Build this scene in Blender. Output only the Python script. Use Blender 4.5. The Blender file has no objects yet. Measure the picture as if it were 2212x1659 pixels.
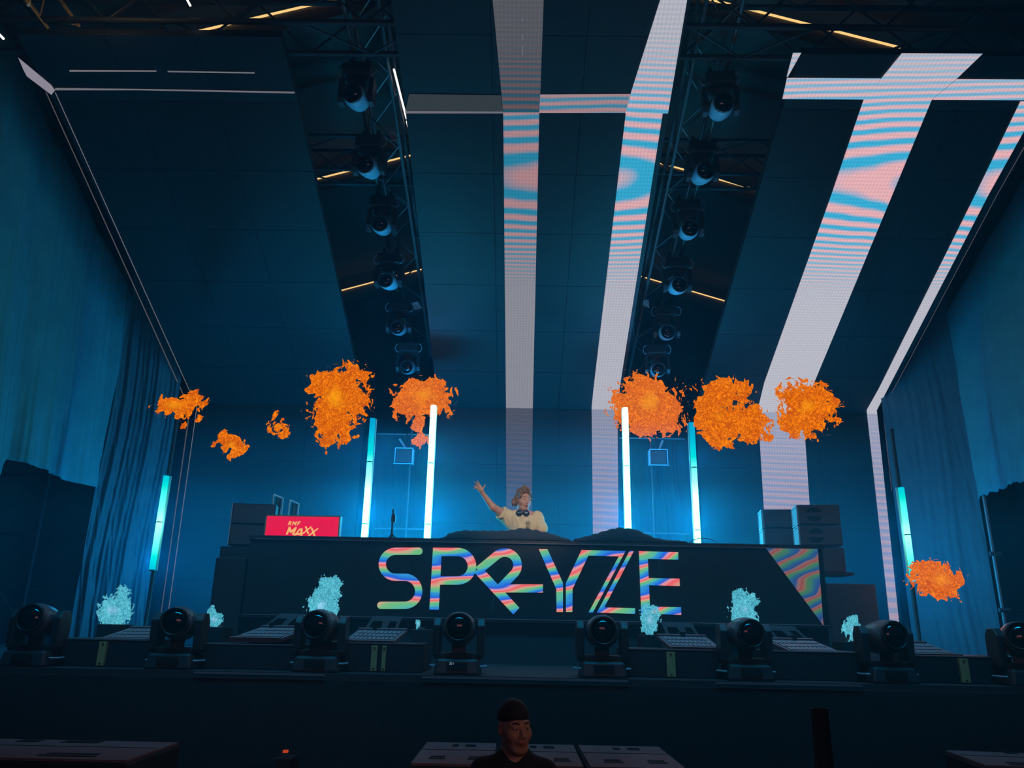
import bpy, math, random
import numpy as np
from mathutils import Matrix, Vector, Euler
random.seed(7); rng = np.random.default_rng(7)
C = bpy.context.scene.collection
SC = bpy.context.scene
PI = math.pi
def nz(v):
    v = np.array(v, float); return v/np.linalg.norm(v)
# ---------------------------------------------------------------- camera (focal length and tilt solved from the vanishing points)
FPX = 1661.0
_z = nz((101, 5280, -FPX)); _y = nz((9, -523, -FPX)); _y = nz(_y-_z*np.dot(_y, _z)); _x = np.cross(_y, _z)
ROT = np.array([_x, _y, _z])
EYE = np.array([0.0, 0.0, 2.1])
cam = bpy.data.cameras.new('camera'); camo = bpy.data.objects.new('camera', cam); C.objects.link(camo)
cam.sensor_width = 36; cam.lens = FPX/2212*36; cam.clip_end = 200; cam.clip_start = 0.05
M4 = Matrix.Identity(4)
for i in range(3):
    for j in range(3): M4[i][j] = ROT[i, j]
    M4[i][3] = EYE[i]
camo.matrix_world = M4
SC.camera = camo
def ray(px, py): return ROT@np.array([px-1106, 829.5-py, -FPX])
def aY(px, py, Y): d = ray(px, py); return EYE+d*(Y-EYE[1])/d[1]
def aX(px, py, X): d = ray(px, py); return EYE+d*(X-EYE[0])/d[0]
def aZ(px, py, Z): d = ray(px, py); return EYE+d*(Z-EYE[2])/d[2]
# ---------------------------------------------------------------- world, view, lights
SC.view_settings.view_transform = 'Standard'; SC.view_settings.look = 'None'
SC.view_settings.exposure = 0; SC.view_settings.gamma = 1; SC.view_settings.use_curve_mapping = False
SC.cycles.use_denoising = True; SC.cycles.use_adaptive_sampling = True; SC.cycles.adaptive_threshold = 0.05
SC.cycles.max_bounces = 4; SC.cycles.diffuse_bounces = 2; SC.cycles.glossy_bounces = 2
SC.cycles.transparent_max_bounces = 24; SC.cycles.volume_bounces = 0
SC.cycles.volume_step_rate = 4; SC.cycles.caustics_reflective = False; SC.cycles.caustics_refractive = False
SC.cycles.sample_clamp_indirect = 2.0
w = bpy.data.worlds.new('night'); SC.world = w; w.use_nodes = True
w.node_tree.nodes['Background'].inputs[0].default_value = (0.0006, 0.0045, 0.0105, 1)
w.node_tree.nodes['Background'].inputs[1].default_value = 1.0
def light(name, kind, loc, col, energy, target=None, size=0.3, spot=40, blend=0.6, sy=None):
    l = bpy.data.lights.new(name, kind); l.color = col; l.energy = energy
    if kind == 'AREA':
        l.size = size
        if sy: l.shape = 'RECTANGLE'; l.size_y = sy
    else: l.shadow_soft_size = size
    if kind == 'SPOT': l.spot_size = math.radians(spot); l.spot_blend = blend
    o = bpy.data.objects.new(name, l); C.objects.link(o); o.location = loc
    if target is not None:
        o.rotation_euler = (Vector(target)-Vector(loc)).to_track_quat('-Z', 'Y').to_euler()
    return o
BLUE = (0.0, 0.36, 1.0); CYAN = (0.0, 0.62, 1.0); TEAL = (0.0, 0.62, 0.85)
for x, e in ((-2.17, 1.0), (-1.28, 0.9), (1.565, 0.8), (2.54, 0.9)):        # the tubes' blue output
    for z, pw_ in ((2.7, 95), (3.5, 75), (4.4, 26)):
        light('tube_glow', 'POINT', (x, 11.14, z+0.1), BLUE, 1.25*pw_*e, size=0.12)
for x in (-5.1, 5.49):
    for z, pw_ in ((2.9, 62), (3.6, 30)):
        light('tube_glow', 'POINT', (x+(-.22 if x < 0 else .22), 11.45, z), BLUE, pw_, size=0.1)
light('side_wash', 'SPOT', (-5.2, 4.0, 4.6), TEAL, 150, (-6.6, 9.8, 5.6), 0.12, 62, 0.9)
light('side_wash', 'SPOT', (5.0, 4.2, 4.6), TEAL, 26, (6.9, 10.0, 5.6), 0.3, 78, 0.9)
light('key_light', 'SPOT', (1.6, 1.0, 6.6), (1.0, 0.84, 0.60), 1500, (0.05, 9.5, 3.45), 0.25, 11, 0.5)
light('crowd_glow', 'AREA', (0, -4, 5.5), (1.0, 0.42, 0.50), 26, (0, 8, 3.0), 5.0, sy=2)
light('front_fill', 'AREA', (0, 4.6, 8.4), (0.0, 0.42, 0.9), 75, (0, 8.3, 1.7), 10.0, sy=1.0).data.spread = 0.85  # added blue fill with no fixture behind it, lifts the dark stage front
light('aisle_lamp', 'SPOT', (3.2, 1.5, 3.0), (1.0, 0.55, 0.35), 42, (0.05, 4.35, 1.6), 0.3, 26, 0.8)
light('upstage_wash', 'SPOT', (-0.1, 10.6, 2.2), (0.0, 0.5, 0.85), 110, (0.1, 12.9, 6.0), 0.4, 95, 0.9)
light('lift_wash', 'SPOT', (-2.1, 10.8, 2.1), (0.0, 0.55, 1.0), 300, (-2.1, 10.2, 7.5), 0.2, 50, 0.8)
light('lift_wash', 'SPOT', (2.4, 10.8, 2.1), (0.0, 0.55, 1.0), 300, (2.4, 10.2, 7.5), 0.2, 50, 0.8)
# ---------------------------------------------------------------- materials
def mat(name, col=(0.5,)*3, rough=0.6, metal=0.0, emit=None, es=1.0, noise=0.0, nscale=8.0, bump=0.0, bscale=60.0, spec=0.5):
    m = bpy.data.materials.new(name); m.use_nodes = True; nt = m.node_tree; b = nt.nodes['Principled BSDF']
    b.inputs['Base Color'].default_value = (*col, 1); b.inputs['Roughness'].default_value = rough
    b.inputs['Metallic'].default_value = metal; b.inputs['Specular IOR Level'].default_value = spec
    if emit: b.inputs['Emission Color'].default_value = (*emit, 1); b.inputs['Emission Strength'].default_value = es
    tc = nt.nodes.new('ShaderNodeTexCoord')
    if noise > 0:
        n = nt.nodes.new('ShaderNodeTexNoise'); n.inputs['Scale'].default_value = nscale; n.inputs['Detail'].default_value = 4
        nt.links.new(tc.outputs['Object'], n.inputs['Vector'])
        r = nt.nodes.new('ShaderNodeMapRange'); r.inputs[3].default_value = 1-noise; r.inputs[4].default_value = 1+noise
        nt.links.new(n.outputs[0], r.inputs[0])
        mx = nt.nodes.new('ShaderNodeMix'); mx.data_type = 'RGBA'; mx.blend_type = 'MULTIPLY'; mx.inputs[0].default_value = 1
        mx.inputs[6].default_value = (*col, 1); nt.links.new(r.outputs[0], mx.inputs[7]); nt.links.new(mx.outputs[2], b.inputs['Base Color'])
    if bump > 0:
        n = nt.nodes.new('ShaderNodeTexNoise'); n.inputs['Scale'].default_value = bscale; n.inputs['Detail'].default_value = 3
        nt.links.new(tc.outputs['Object'], n.inputs['Vector'])
        bp = nt.nodes.new('ShaderNodeBump'); bp.inputs['Strength'].default_value = bump; bp.inputs['Distance'].default_value = 0.01
        nt.links.new(n.outputs[0], bp.inputs['Height']); nt.links.new(bp.outputs[0], b.inputs['Normal'])
    return m
M = {}
M['ground'] = mat('ground', (0.03, 0.03, 0.035), 0.9, noise=0.4, nscale=3)
M['deck'] = mat('deck', (0.05, 0.048, 0.05), 0.7, noise=0.3, nscale=5)
M['black'] = mat('black_cloth', (0.03, 0.03, 0.032), 0.9, noise=0.3, nscale=6, bump=0.3, bscale=90)
M['back'] = mat('backdrop_cloth', (0.055, 0.055, 0.06), 0.95, noise=0.25, nscale=2)
M['cloth'] = mat('side_cloth', (0.05, 0.20, 0.22), 0.9, noise=0.25, nscale=3, bump=0.3, bscale=40)  # teal light deepened by tinting the cloth colour itself
M['cloth2'] = mat('side_curtain', (0.05, 0.09, 0.11), 0.85, noise=0.2, nscale=4, bump=0.4, bscale=30)  # blue light partly tinted into the black curtain's colour
M['screen'] = mat('led_panel_off', (0.02, 0.021, 0.023), 0.55, noise=0.2, nscale=30, spec=0.3)
M['frame'] = mat('screen_frame', (0.02, 0.02, 0.022), 0.5)
M['truss'] = mat('aluminium', (0.20, 0.19, 0.19), 0.5, 0.7, noise=0.25, nscale=12)
M['darktruss'] = mat('dark_steel', (0.05, 0.05, 0.052), 0.6, 0.4, noise=0.3, nscale=10)
M['plastic'] = mat('black_plastic', (0.045, 0.045, 0.047), 0.42, noise=0.2, nscale=20, bump=0.1)
M['shell'] = mat('cyan_tinted_housing', (0.28, 0.56, 0.66), 0.35, noise=0.12, nscale=10)  # cyan uplight put into the base colour of a grey housing
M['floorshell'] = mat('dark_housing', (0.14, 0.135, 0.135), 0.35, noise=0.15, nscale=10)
M['lens'] = mat('lens_glass', (0.004, 0.005, 0.006), 0.04, spec=1.0)
M['ring'] = mat('lens_ring', (0.03, 0.03, 0.03), 0.25)
M['strobe'] = mat('strobe_body', (0.26, 0.19, 0.19), 0.5, noise=0.15, nscale=15)
M['led'] = mat('strobe_lamp', (0.42, 0.36, 0.36), 0.25)
M['case'] = mat('black_case', (0.028, 0.028, 0.03), 0.55, noise=0.3, nscale=9, bump=0.15, bscale=120)
M['tape'] = mat('yellow_post', (0.55, 0.38, 0.15), 0.6, noise=0.25, nscale=25)
M['alu'] = mat('edge_trim', (0.30, 0.22, 0.23), 0.6, 0.2)
M['spk'] = mat('speaker_box', (0.09, 0.08, 0.085), 0.6, noise=0.2, nscale=12)
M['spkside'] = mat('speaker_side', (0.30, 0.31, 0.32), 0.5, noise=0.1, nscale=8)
M['hole'] = mat('port', (0.012, 0.012, 0.013), 0.8)
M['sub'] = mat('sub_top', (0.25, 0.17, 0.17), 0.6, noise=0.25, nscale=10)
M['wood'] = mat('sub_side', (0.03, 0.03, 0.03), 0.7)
M['white'] = mat('white_cap', (0.6, 0.6, 0.6), 0.5)
M['roof'] = mat('roof_membrane', (0.09, 0.075, 0.06), 0.9, noise=0.2, nscale=1.5)
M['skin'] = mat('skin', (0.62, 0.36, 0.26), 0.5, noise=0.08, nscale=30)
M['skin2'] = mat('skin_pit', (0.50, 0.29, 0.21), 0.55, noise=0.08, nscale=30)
M['lip'] = mat('lips', (0.38, 0.14, 0.12), 0.5)
M['eye'] = mat('eye_white', (0.4, 0.37, 0.34), 0.3); M['iris'] = mat('iris', (0.02, 0.015, 0.01), 0.2)
M['hair'] = mat('brown_hair', (0.22, 0.13, 0.08), 0.5, noise=0.5, nscale=60)
M['shirt'] = mat('cream_shirt', (0.80, 0.70, 0.42), 0.85, noise=0.08, nscale=20)
M['print'] = mat('shirt_print', (0.30, 0.24, 0.16), 0.8)
M['dark'] = mat('dark_fabric', (0.012, 0.014, 0.018), 0.9)
M['cap'] = mat('black_cap', (0.012, 0.013, 0.015), 0.75)
M['phones'] = mat('headphones', (0.02, 0.03, 0.05), 0.35)
M['rope'] = mat('wire', (0.4, 0.4, 0.42), 0.4, 0.8)
def emat(name, col, strength=1.0, sampling=None):
    m = bpy.data.materials.new(name); m.use_nodes = True; nt = m.node_tree; nt.nodes.clear()
    o = nt.nodes.new('ShaderNodeOutputMaterial'); e = nt.nodes.new('ShaderNodeEmission')
    e.inputs[0].default_value = (*col, 1); e.inputs[1].default_value = strength; nt.links.new(e.outputs[0], o.inputs[0])
    if sampling: m.cycles.emission_sampling = sampling
    return m
M['yellow'] = emat('warm_led_strip', (1.0, 0.66, 0.24), 1.0)
M['whiteled'] = emat('white_led_strip', (1.0, 0.97, 0.95), 1.3)
M['line'] = emat('screen_line', (0.22, 0.23, 0.27), 0.65, 'NONE')
M['dimline'] = emat('screen_dim_line', (0.14, 0.13, 0.15), 0.55, 'NONE')
M['signred'] = emat('sign_red', (0.80, 0.0, 0.06), 0.95)
M['signtext'] = emat('sign_letters', (0.85, 0.52, 0.16), 1.0, 'NONE')
M['greyband'] = emat('led_lilac_grey', (0.27, 0.255, 0.32), 0.95)
M['greydim'] = emat('led_dim_grey', (0.065, 0.085, 0.10), 0.5, 'NONE')
M['digits'] = emat('display_digits', (0.25, 0.42, 0.55), 0.8, 'NONE')
M['redlamp'] = emat('red_lamp', (1.0, 0.10, 0.03), 0.45)
class NT:
    """little node-tree helper for value maths"""
    def __init__(s, name, sampling=None):
        s.m = bpy.data.materials.new(name); s.m.use_nodes = True; s.t = s.m.node_tree; s.t.nodes.clear()
        if sampling: s.m.cycles.emission_sampling = sampling
    def n(s, kind): return s.t.nodes.new(kind)
    def l(s, a, b): s.t.links.new(a, b)
    def op(s, kind, a, b=None, c=None):
        n = s.n('ShaderNodeMath'); n.operation = kind
        for i, v in enumerate((a, b, c)):
            if v is None: continue
            if isinstance(v, (int, float)): n.inputs[i].default_value = v
            else: s.l(v, n.inputs[i])
        return n.outputs[0]
    def mix(s, f, a, b):
        n = s.n('ShaderNodeMix'); n.data_type = 'RGBA'
        for i, v in ((0, f), (6, a), (7, b)):
            if isinstance(v, (int, float)): n.inputs[i].default_value = v
            elif isinstance(v, tuple): n.inputs[i].default_value = (*v, 1)
            else: s.l(v, n.inputs[i])
        return n.outputs[2]
def lit_band(name, bright, tilt, off=0.0, vgrey=0.0):
    """white picture content on an LED wall with the interference colours it shows"""
    k = NT(name)
    uv = k.n('ShaderNodeUVMap'); sp = k.n('ShaderNodeSeparateXYZ'); k.l(uv.outputs[0], sp.inputs[0]); u, v = sp.outputs[0], sp.outputs[1]
    d = k.op('SUBTRACT', v, 8.72); d2 = k.op('MULTIPLY', d, d)
    nz_ = k.n('ShaderNodeTexNoise'); nz_.inputs['Scale'].default_value = 1.3; k.l(uv.outputs[0], nz_.inputs['Vector'])
    ph = k.op('ADD', k.op('MULTIPLY', d2, 4.6), k.op('MULTIPLY', u, tilt)); ph = k.op('ADD', ph, off)
    ph = k.op('ADD', ph, k.op('MULTIPLY', nz_.outputs[0], 0.5))
    sn = k.op('ADD', k.op('MULTIPLY', k.op('SINE', k.op('MULTIPLY', ph, 2*PI)), 0.75), 0.5); sn = k.op('MINIMUM', k.op('MAXIMUM', sn, 0), 1)
    amp = k.op('POWER', 2.718, k.op('MULTIPLY', k.op('MULTIPLY', d2, d2), -0.16))
    fr = k.mix(sn, (0.80, 0.46, 0.50), (0.04, 0.44, 0.72))
    base = k.mix(amp, (0.50, 0.53, 0.62), fr)
    e = k.op('ADD', v, 2.0); p2 = k.op('MULTIPLY', k.op('MULTIPLY', e, e), 1.05); p2 = k.op('ADD', p2, k.op('MULTIPLY', u, 0.4))
    s2 = k.op('ADD', k.op('MULTIPLY', k.op('SINE', k.op('MULTIPLY', p2, 2*PI)), 0.5), 0.5)
    low = k.mix(s2, (0.52, 0.43, 0.54), (0.16, 0.33, 0.66)); isl = k.op('LESS_THAN', v, 4.04)
    f3 = k.op('MULTIPLY', isl, k.op('MINIMUM', k.op('MAXIMUM', k.op('MULTIPLY', k.op('SUBTRACT', 4.3, v), 0.4), 0), 0.65))
    base = k.mix(k.op('MULTIPLY', isl, 0.5), base, (0.30, 0.38, 0.62)); base = k.mix(f3, base, low)
    # LED rows and columns
    row = k.op('SINE', k.op('MULTIPLY', v, 2*PI/0.055)); colm = k.op('SINE', k.op('MULTIPLY', u, 2*PI/0.045))
    g = k.op('ADD', k.op('MULTIPLY', k.op('ADD', row, colm), 0.055), 0.93)
    n2 = k.n('ShaderNodeTexNoise'); n2.inputs['Scale'].default_value = 70; k.l(uv.outputs[0], n2.inputs['Vector'])
    g = k.op('ADD', g, k.op('MULTIPLY', k.op('SUBTRACT', n2.outputs[0], 0.5), 0.35))
    if vgrey: g = k.op('MULTIPLY', g, k.op('SUBTRACT', 1.0, k.op('MULTIPLY', isl, vgrey)))  # haze veil put into the picture: upright run dimmed
    em = k.n('ShaderNodeEmission'); k.l(base, em.inputs[0]); k.l(k.op('MULTIPLY', g, bright), em.inputs[1])
    o = k.n('ShaderNodeOutputMaterial'); k.l(em.outputs[0], o.inputs[0]); return k.m
M['bandA_top'] = lit_band('led_grey_picture', 0.19, 0.0)
M['bandA'] = lit_band('led_white_picture_dim', 0.52, -0.3, 0.65, 0.62)
M['bandB'] = lit_band('led_white_picture', 0.92, 0.55, 0.0, 0.25)
M['bandC'] = lit_band('led_white_picture_bright', 1.02, -0.55, 0.95, 0.12)
M['bandH'] = lit_band('led_grey_crossbar', 0.12, 0.1)
def rainbow(name, bright, wash=0.0):
    k = NT(name, 'NONE')
    uv = k.n('ShaderNodeUVMap'); sp = k.n('ShaderNodeSeparateXYZ'); k.l(uv.outputs[0], sp.inputs[0]); u, v = sp.outputs[0], sp.outputs[1]
    mp = k.n('ShaderNodeMapping'); mp.inputs['Scale'].default_value = (1.6, 5.0, 1); k.l(uv.outputs[0], mp.inputs[0])
    n = k.n('ShaderNodeTexNoise'); n.inputs['Scale'].default_value = 1.0; n.inputs['Detail'].default_value = 1; k.l(mp.outputs[0], n.inputs['Vector'])
    x = k.op('ADD', u, 1.7)
    ph = k.op('SUBTRACT', k.op('MULTIPLY', v, 5.6), k.op('MULTIPLY', k.op('MULTIPLY', x, x), 0.36))
    ph = k.op('ADD', ph, k.op('MULTIPLY', n.outputs[0], 1.3)); fr = k.op('FRACT', ph)
    r = k.n('ShaderNodeValToRGB'); el = r.color_ramp.elements; r.color_ramp.interpolation = 'EASE'
    stops = [(0.0, (0.02, 0.14, 0.85)), (0.22, (0.03, 0.33, 0.80)), (0.36, (0.10, 0.55, 0.42)), (0.52, (0.16, 0.58, 0.26)), (0.62, (0.62, 0.45, 0.30)), (0.74, (0.90, 0.13, 0.15)), (0.86, (0.78, 0.36, 0.42)), (1.0, (0.02, 0.14, 0.85))]
    el[0].position = 0; el[0].color = (*stops[0][1], 1); el[1].position = 1; el[1].color = (*stops[-1][1], 1)
    for p, c in stops[1:-1]:
        q = el.new(p); q.color = (*c, 1)
    k.l(fr, r.inputs[0]); col = k.mix(wash, r.outputs[0], (0.10, 0.22, 0.16))
    em = k.n('ShaderNodeEmission'); k.l(col, em.inputs[0]); em.inputs[1].default_value = bright
    o = k.n('ShaderNodeOutputMaterial'); k.l(em.outputs[0], o.inputs[0]); return k.m
M['rainbow'] = rainbow('led_rainbow_letters', 0.95); M['rainbow_dim'] = rainbow('led_rainbow_corner', 0.42, 0.35)
def tube_mat(name, z0, z1, top=0.25):
    """LED pixel tube: hot white cyan in the middle, deeper cyan at the end of its run"""
    k = NT(name)
    g = k.n('ShaderNodeNewGeometry'); sp = k.n('ShaderNodeSeparateXYZ'); k.l(g.outputs['Position'], sp.inputs[0])
    t = k.op('DIVIDE', k.op('SUBTRACT', z1, sp.outputs[2]), z1-z0)
    n = k.n('ShaderNodeTexNoise'); n.inputs['Scale'].default_value = 45
    t = k.op('ADD', t, k.op('MULTIPLY', k.op('SUBTRACT', n.outputs[0], 0.5), 0.12))
    r = k.n('ShaderNodeValToRGB'); el = r.color_ramp.elements
    if top == 'both': st = [(0, (0, .55, .75)), (0.12, (0, .8, .75)), (0.35, (.15, 1.6, 1.4)), (0.5, (.5, 4.5, 3.8)), (0.68, (.2, 1.8, 1.5)), (0.85, (0, .95, .9)), (1, (0, .55, .85))]
    elif top: st = [(0, (0, .30, .55)), (0.1, (0, .42, .62)), (0.25, (0, .72, .70)), (0.4, (.35, 1.6, 1.45)), (0.6, (1.5, 14, 12)), (1, (1.6, 18, 15))]
    else: st = [(0, (1.6, 2.2, 2.0)), (0.4, (1.6, 16, 13)), (1, (1.6, 18, 15))]
    el[0].position = 0; el[0].color = (*st[0][1], 1); el[1].position = 1; el[1].color = (*st[-1][1], 1)
    for p, c in st[1:-1]:
        q = el.new(p); q.color = (*c, 1)
    k.l(t, r.inputs[0]); em = k.n('ShaderNodeEmission'); k.l(r.outputs[0], em.inputs[0]); em.inputs[1].default_value = 1.15
    o = k.n('ShaderNodeOutputMaterial'); k.l(em.outputs[0], o.inputs[0]); return k.m
def flame_mat(name, lo, mid, hi, strength, opac, scale):
    k = NT(name, 'NONE')
    tc = k.n('ShaderNodeTexCoord')
    n = k.n('ShaderNodeTexNoise'); n.inputs['Scale'].default_value = scale; n.inputs['Detail'].default_value = 3; n.inputs['Distortion'].default_value = 1.6
    k.l(tc.outputs['Object'], n.inputs['Vector'])
    n2 = k.n('ShaderNodeTexNoise'); n2.inputs['Scale'].default_value = scale*0.16; k.l(tc.outputs['Object'], n2.inputs['Vector'])
    at = k.n('ShaderNodeAttribute'); at.attribute_name = 'core'
    n3 = k.n('ShaderNodeTexNoise'); n3.inputs['Scale'].default_value = scale*0.45; n3.inputs['Detail'].default_value = 2; n3.inputs['Distortion'].default_value = 2.2; k.l(tc.outputs['Object'], n3.inputs['Vector'])
    rg = lambda o_, g_: k.op('MINIMUM', k.op('MULTIPLY', k.op('ABSOLUTE', k.op('SUBTRACT', o_, 0.5)), g_), 1.0)
    ridge = k.op('MULTIPLY', rg(n.outputs[0], 11.0), rg(n3.outputs[0], 16.0))
    c1 = k.mix(ridge, lo, mid); core = k.op('MINIMUM', k.op('MAXIMUM', k.op('MULTIPLY', k.op('ADD', at.outputs['Fac'], k.op('SUBTRACT', n2.outputs[0], 1.0)), 1.3), 0), 1)
    c2 = k.mix(core, c1, hi)
    em = k.n('ShaderNodeEmission'); k.l(c2, em.inputs[0]); em.inputs[1].default_value = strength
    tr = k.n('ShaderNodeBsdfTransparent'); ms = k.n('ShaderNodeMixShader'); ms.inputs[0].default_value = opac
    k.l(tr.outputs[0], ms.inputs[1]); k.l(em.outputs[0], ms.inputs[2])
    o = k.n('ShaderNodeOutputMaterial'); k.l(ms.outputs[0], o.inputs[0]); return k.m
M['flame'] = flame_mat('orange_fire', (0.50, 0.06, 0.0), (1.0, 0.27, 0.0), (1.0, 0.40, 0.002), 1.0, 0.85, 17)
M['coldflame'] = flame_mat('blue_fire', (0.01, 0.16, 0.28), (0.14, 0.66, 0.78), (0.35, 0.62, 0.95), 1.35, 0.6, 42)
# ---------------------------------------------------------------- helpers
def tag(o, label=None, cat=None, group=None, kind=None):
    if label: o['label'] = label
    if cat: o['category'] = cat
    if group: o['group'] = group
    if kind: o['kind'] = kind
    return o
def thing(name, label, cat, loc=(0, 0, 0), rz=0, group=None):
    o = bpy.data.objects.new(name, None); o.empty_display_size = 0.1; C.objects.link(o); o.location = loc; o.rotation_euler = (0, 0, rz)
    return tag(o, label, cat, group)
class MB:
    def __init__(s): s.v = []; s.f = []; s.uv = None
    def add(s, vs, fs):
        b = len(s.v); s.v += [tuple(map(float, p)) for p in vs]; s.f += [tuple(b+i for i in f) for f in fs]; return s
    def box(s, c, d, rot=None, taper=1.0):
        x, y, z = d[0]/2, d[1]/2, d[2]/2
        vs = [Vector((sx*x*(taper if sz > 0 else 1), sy*y*(taper if sz > 0 else 1), sz*z)) for sz in (-1, 1) for sx, sy in ((-1, -1), (1, -1), (1, 1), (-1, 1))]
        if rot is not None:
            R_ = rot if isinstance(rot, Matrix) else Euler(rot).to_matrix()
            vs = [R_@p for p in vs]
        vs = [(p[0]+c[0], p[1]+c[1], p[2]+c[2]) for p in vs]
        return s.add(vs, [(3, 2, 1, 0), (4, 5, 6, 7), (0, 1, 5, 4), (1, 2, 6, 5), (2, 3, 7, 6), (3, 0, 4, 7)])
    def cyl(s, a, b, r, n=8, r2=None, cap=True):
        a = Vector(a); b = Vector(b); d = (b-a); q = d.to_track_quat('Z', 'Y').to_matrix(); r2 = r if r2 is None else r2
        vs = [a+q@Vector((r*math.cos(2*PI*i/n), r*math.sin(2*PI*i/n), 0)) for i in range(n)]+[b+q@Vector((r2*math.cos(2*PI*i/n), r2*math.sin(2*PI*i/n), 0)) for i in range(n)]
        fs = [(i, (i+1) % n, n+(i+1) % n, n+i) for i in range(n)]
        if cap: fs += [tuple(range(n-1, -1, -1)), tuple(range(n, 2*n))]
        return s.add(vs, fs)
    def tube(s, pts, r, n=6):
        for a, b in zip(pts[:-1], pts[1:]): s.cyl(a, b, r, n)
        return s
    def lathe(s, prof, axis_o, R_, n=24, close=True):
        vs = []; fs = []
        for (r, z) in prof:
            for i in range(n):
                p = R_@Vector((r*math.cos(2*PI*i/n), r*math.sin(2*PI*i/n), z)); vs.append((p[0]+axis_o[0], p[1]+axis_o[1], p[2]+axis_o[2]))
        for k in range(len(prof)-1):
            for i in range(n): fs.append((k*n+i, k*n+(i+1) % n, (k+1)*n+(i+1) % n, (k+1)*n+i))
        if close: fs += [tuple(range(n-1, -1, -1)), tuple(range((len(prof)-1)*n, len(prof)*n))]
        return s.add(vs, fs)
    def prism(s, poly, off):
        n = len(poly); poly = [Vector(p) for p in poly]; off = Vector(off)
        return s.add([*poly, *[p+off for p in poly]], [tuple(range(n)), tuple(range(2*n-1, n-1, -1))]+[(i, n+i, n+(i+1) % n, (i+1) % n) for i in range(n)])
    def build(s, name, m, parent=None, smooth=False, bevel=0, recalc=True):
        me = bpy.data.meshes.new(name); me.from_pydata(s.v, [], s.f); me.update()
        if recalc:
            import bmesh
            bm = bmesh.new(); bm.from_mesh(me); bmesh.ops.recalc_face_normals(bm, faces=bm.faces); bm.to_mesh(me); bm.free()
        me.materials.append(M[m] if isinstance(m, str) else m)
        o = bpy.data.objects.new(name, me); C.objects.link(o)
        if parent: o.parent = parent
        if smooth:
            for p in me.polygons: p.use_smooth = True
        if bevel:
            b = o.modifiers.new('bevel', 'BEVEL'); b.width = bevel; b.segments = 2; b.limit_method = 'ANGLE'
        return o
def copy_tree(o, parent=None):
    c = o.copy(); C.objects.link(c)
    if parent: c.parent = parent
    for ch in list(o.children): copy_tree(ch, c)
    return c
def flatmesh(name, polys, m, parent, uvf):
    """flat lit shapes; polys = lists of 3-D points, uvf maps a point to its place on the screen"""
    me = bpy.data.meshes.new(name); vs = []; fs = []
    for p in polys:
        b = len(vs); vs += [tuple(map(float, q)) for q in p]; fs.append(tuple(range(b, b+len(p))))
    me.from_pydata(vs, [], fs); uv = me.uv_layers.new(name='UVMap')
    for lp in me.loops: uv.data[lp.index].uv = uvf(vs[lp.vertex_index])
    me.materials.append(M[m] if isinstance(m, str) else m); o = bpy.data.objects.new(name, me); C.objects.link(o); o.parent = parent
    return o
# ================================================================ SETTING
tag(MB().box((0, 10, -0.1), (60, 60, 0.2)).build('floor', 'ground'), kind='structure')
SZ = 1.7                                                       # stage floor height
stage = MB().box((0, 12.0, SZ/2), (20, 10.5, SZ)).build('stage_deck', 'deck'); tag(stage, kind='structure')
tag(MB().box((0, 6.73, SZ/2-0.02), (20, 0.04, SZ-0.06)).build('stage_fascia', 'black'), kind='structure')
for a, b in (((420, 1450), (702, 1455)), ((912, 1459), (1356, 1468)), ((1545, 1471), (1862, 1477))):
    p, q = aY(*a, 6.70), aY(*b, 6.70)
    tag(MB().box(((p[0]+q[0])/2, 6.70, SZ-0.012), (q[0]-p[0], 0.02, 0.014)).build('trim_1', 'alu'), kind='structure')
tag(MB().box((0, 17.3, 6), (24, 0.1, 12)).build('wall_back', 'back'), kind='structure')
tag(MB().box((-9.6, 12.3, 6), (0.1, 10, 12)).build('wall_left', 'back'), kind='structure')
tag(MB().box((9.6, 12.3, 6), (0.1, 10, 12)).build('wall_right', 'back'), kind='structure')
for s, n in ((-1, 'ceiling'), (1, 'ceiling')):
    a = Vector((0.06, 5.0, 11.55)); b = Vector((s*9.6, 5.0, 8.6))
    tag(MB().prism([a, b, b+Vector((0, 0, .06)), a+Vector((0, 0, .06))], (0, 12.4, 0)).build(n, 'roof'), kind='structure')
# haze: one box of thin smoke over the stage
hm = bpy.data.materials.new('stage_haze'); hm.use_nodes = True; t = hm.node_tree; t.nodes.clear()
vo = t.nodes.new('ShaderNodeVolumeScatter'); vo.inputs['Density'].default_value = 0.007; vo.inputs['Anisotropy'].default_value = 0.25
vo.inputs['Color'].default_value = (0.05, 0.72, 1, 1)  # blue stage light tinted into the smoke colour
oo = t.nodes.new('ShaderNodeOutputMaterial'); t.links.new(vo.outputs[0], oo.inputs['Volume'])
hz = MB().box((0, 8.6, 4.4), (19, 17.2, 8.4)).build('haze', hm); tag(hz, 'thin blue lit smoke haze hanging over the whole stage', 'haze', kind='stuff')
hm2 = hm.copy(); hm2.name = 'upstage_smoke'; hm2.node_tree.nodes['Volume Scatter'].inputs['Density'].default_value = 0.036
for a_, b_, c_ in ((5.5, 4.8, 10.1), (4.7, 4.0, 10.3)):
    tag(MB().box((0, (c_+12.9)/2, (1.72+b_)/2), (a_*2, 12.9-c_, b_-1.72)).build('added_smoke', hm2), 'added bank of denser blue lit smoke behind the booth', 'haze', 'low smoke behind the booth', 'stuff')  # denser smoke added to gather the tubes' glow
tag(MB().box((0, 6.75, 1.75), (18, 3.9, 3.0)).build('added_smoke', hm2), 'added faint blue lit smoke along the stage lip and pit', 'haze', None, 'stuff')  # smoke added to lift the dark booth front and lip
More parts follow.
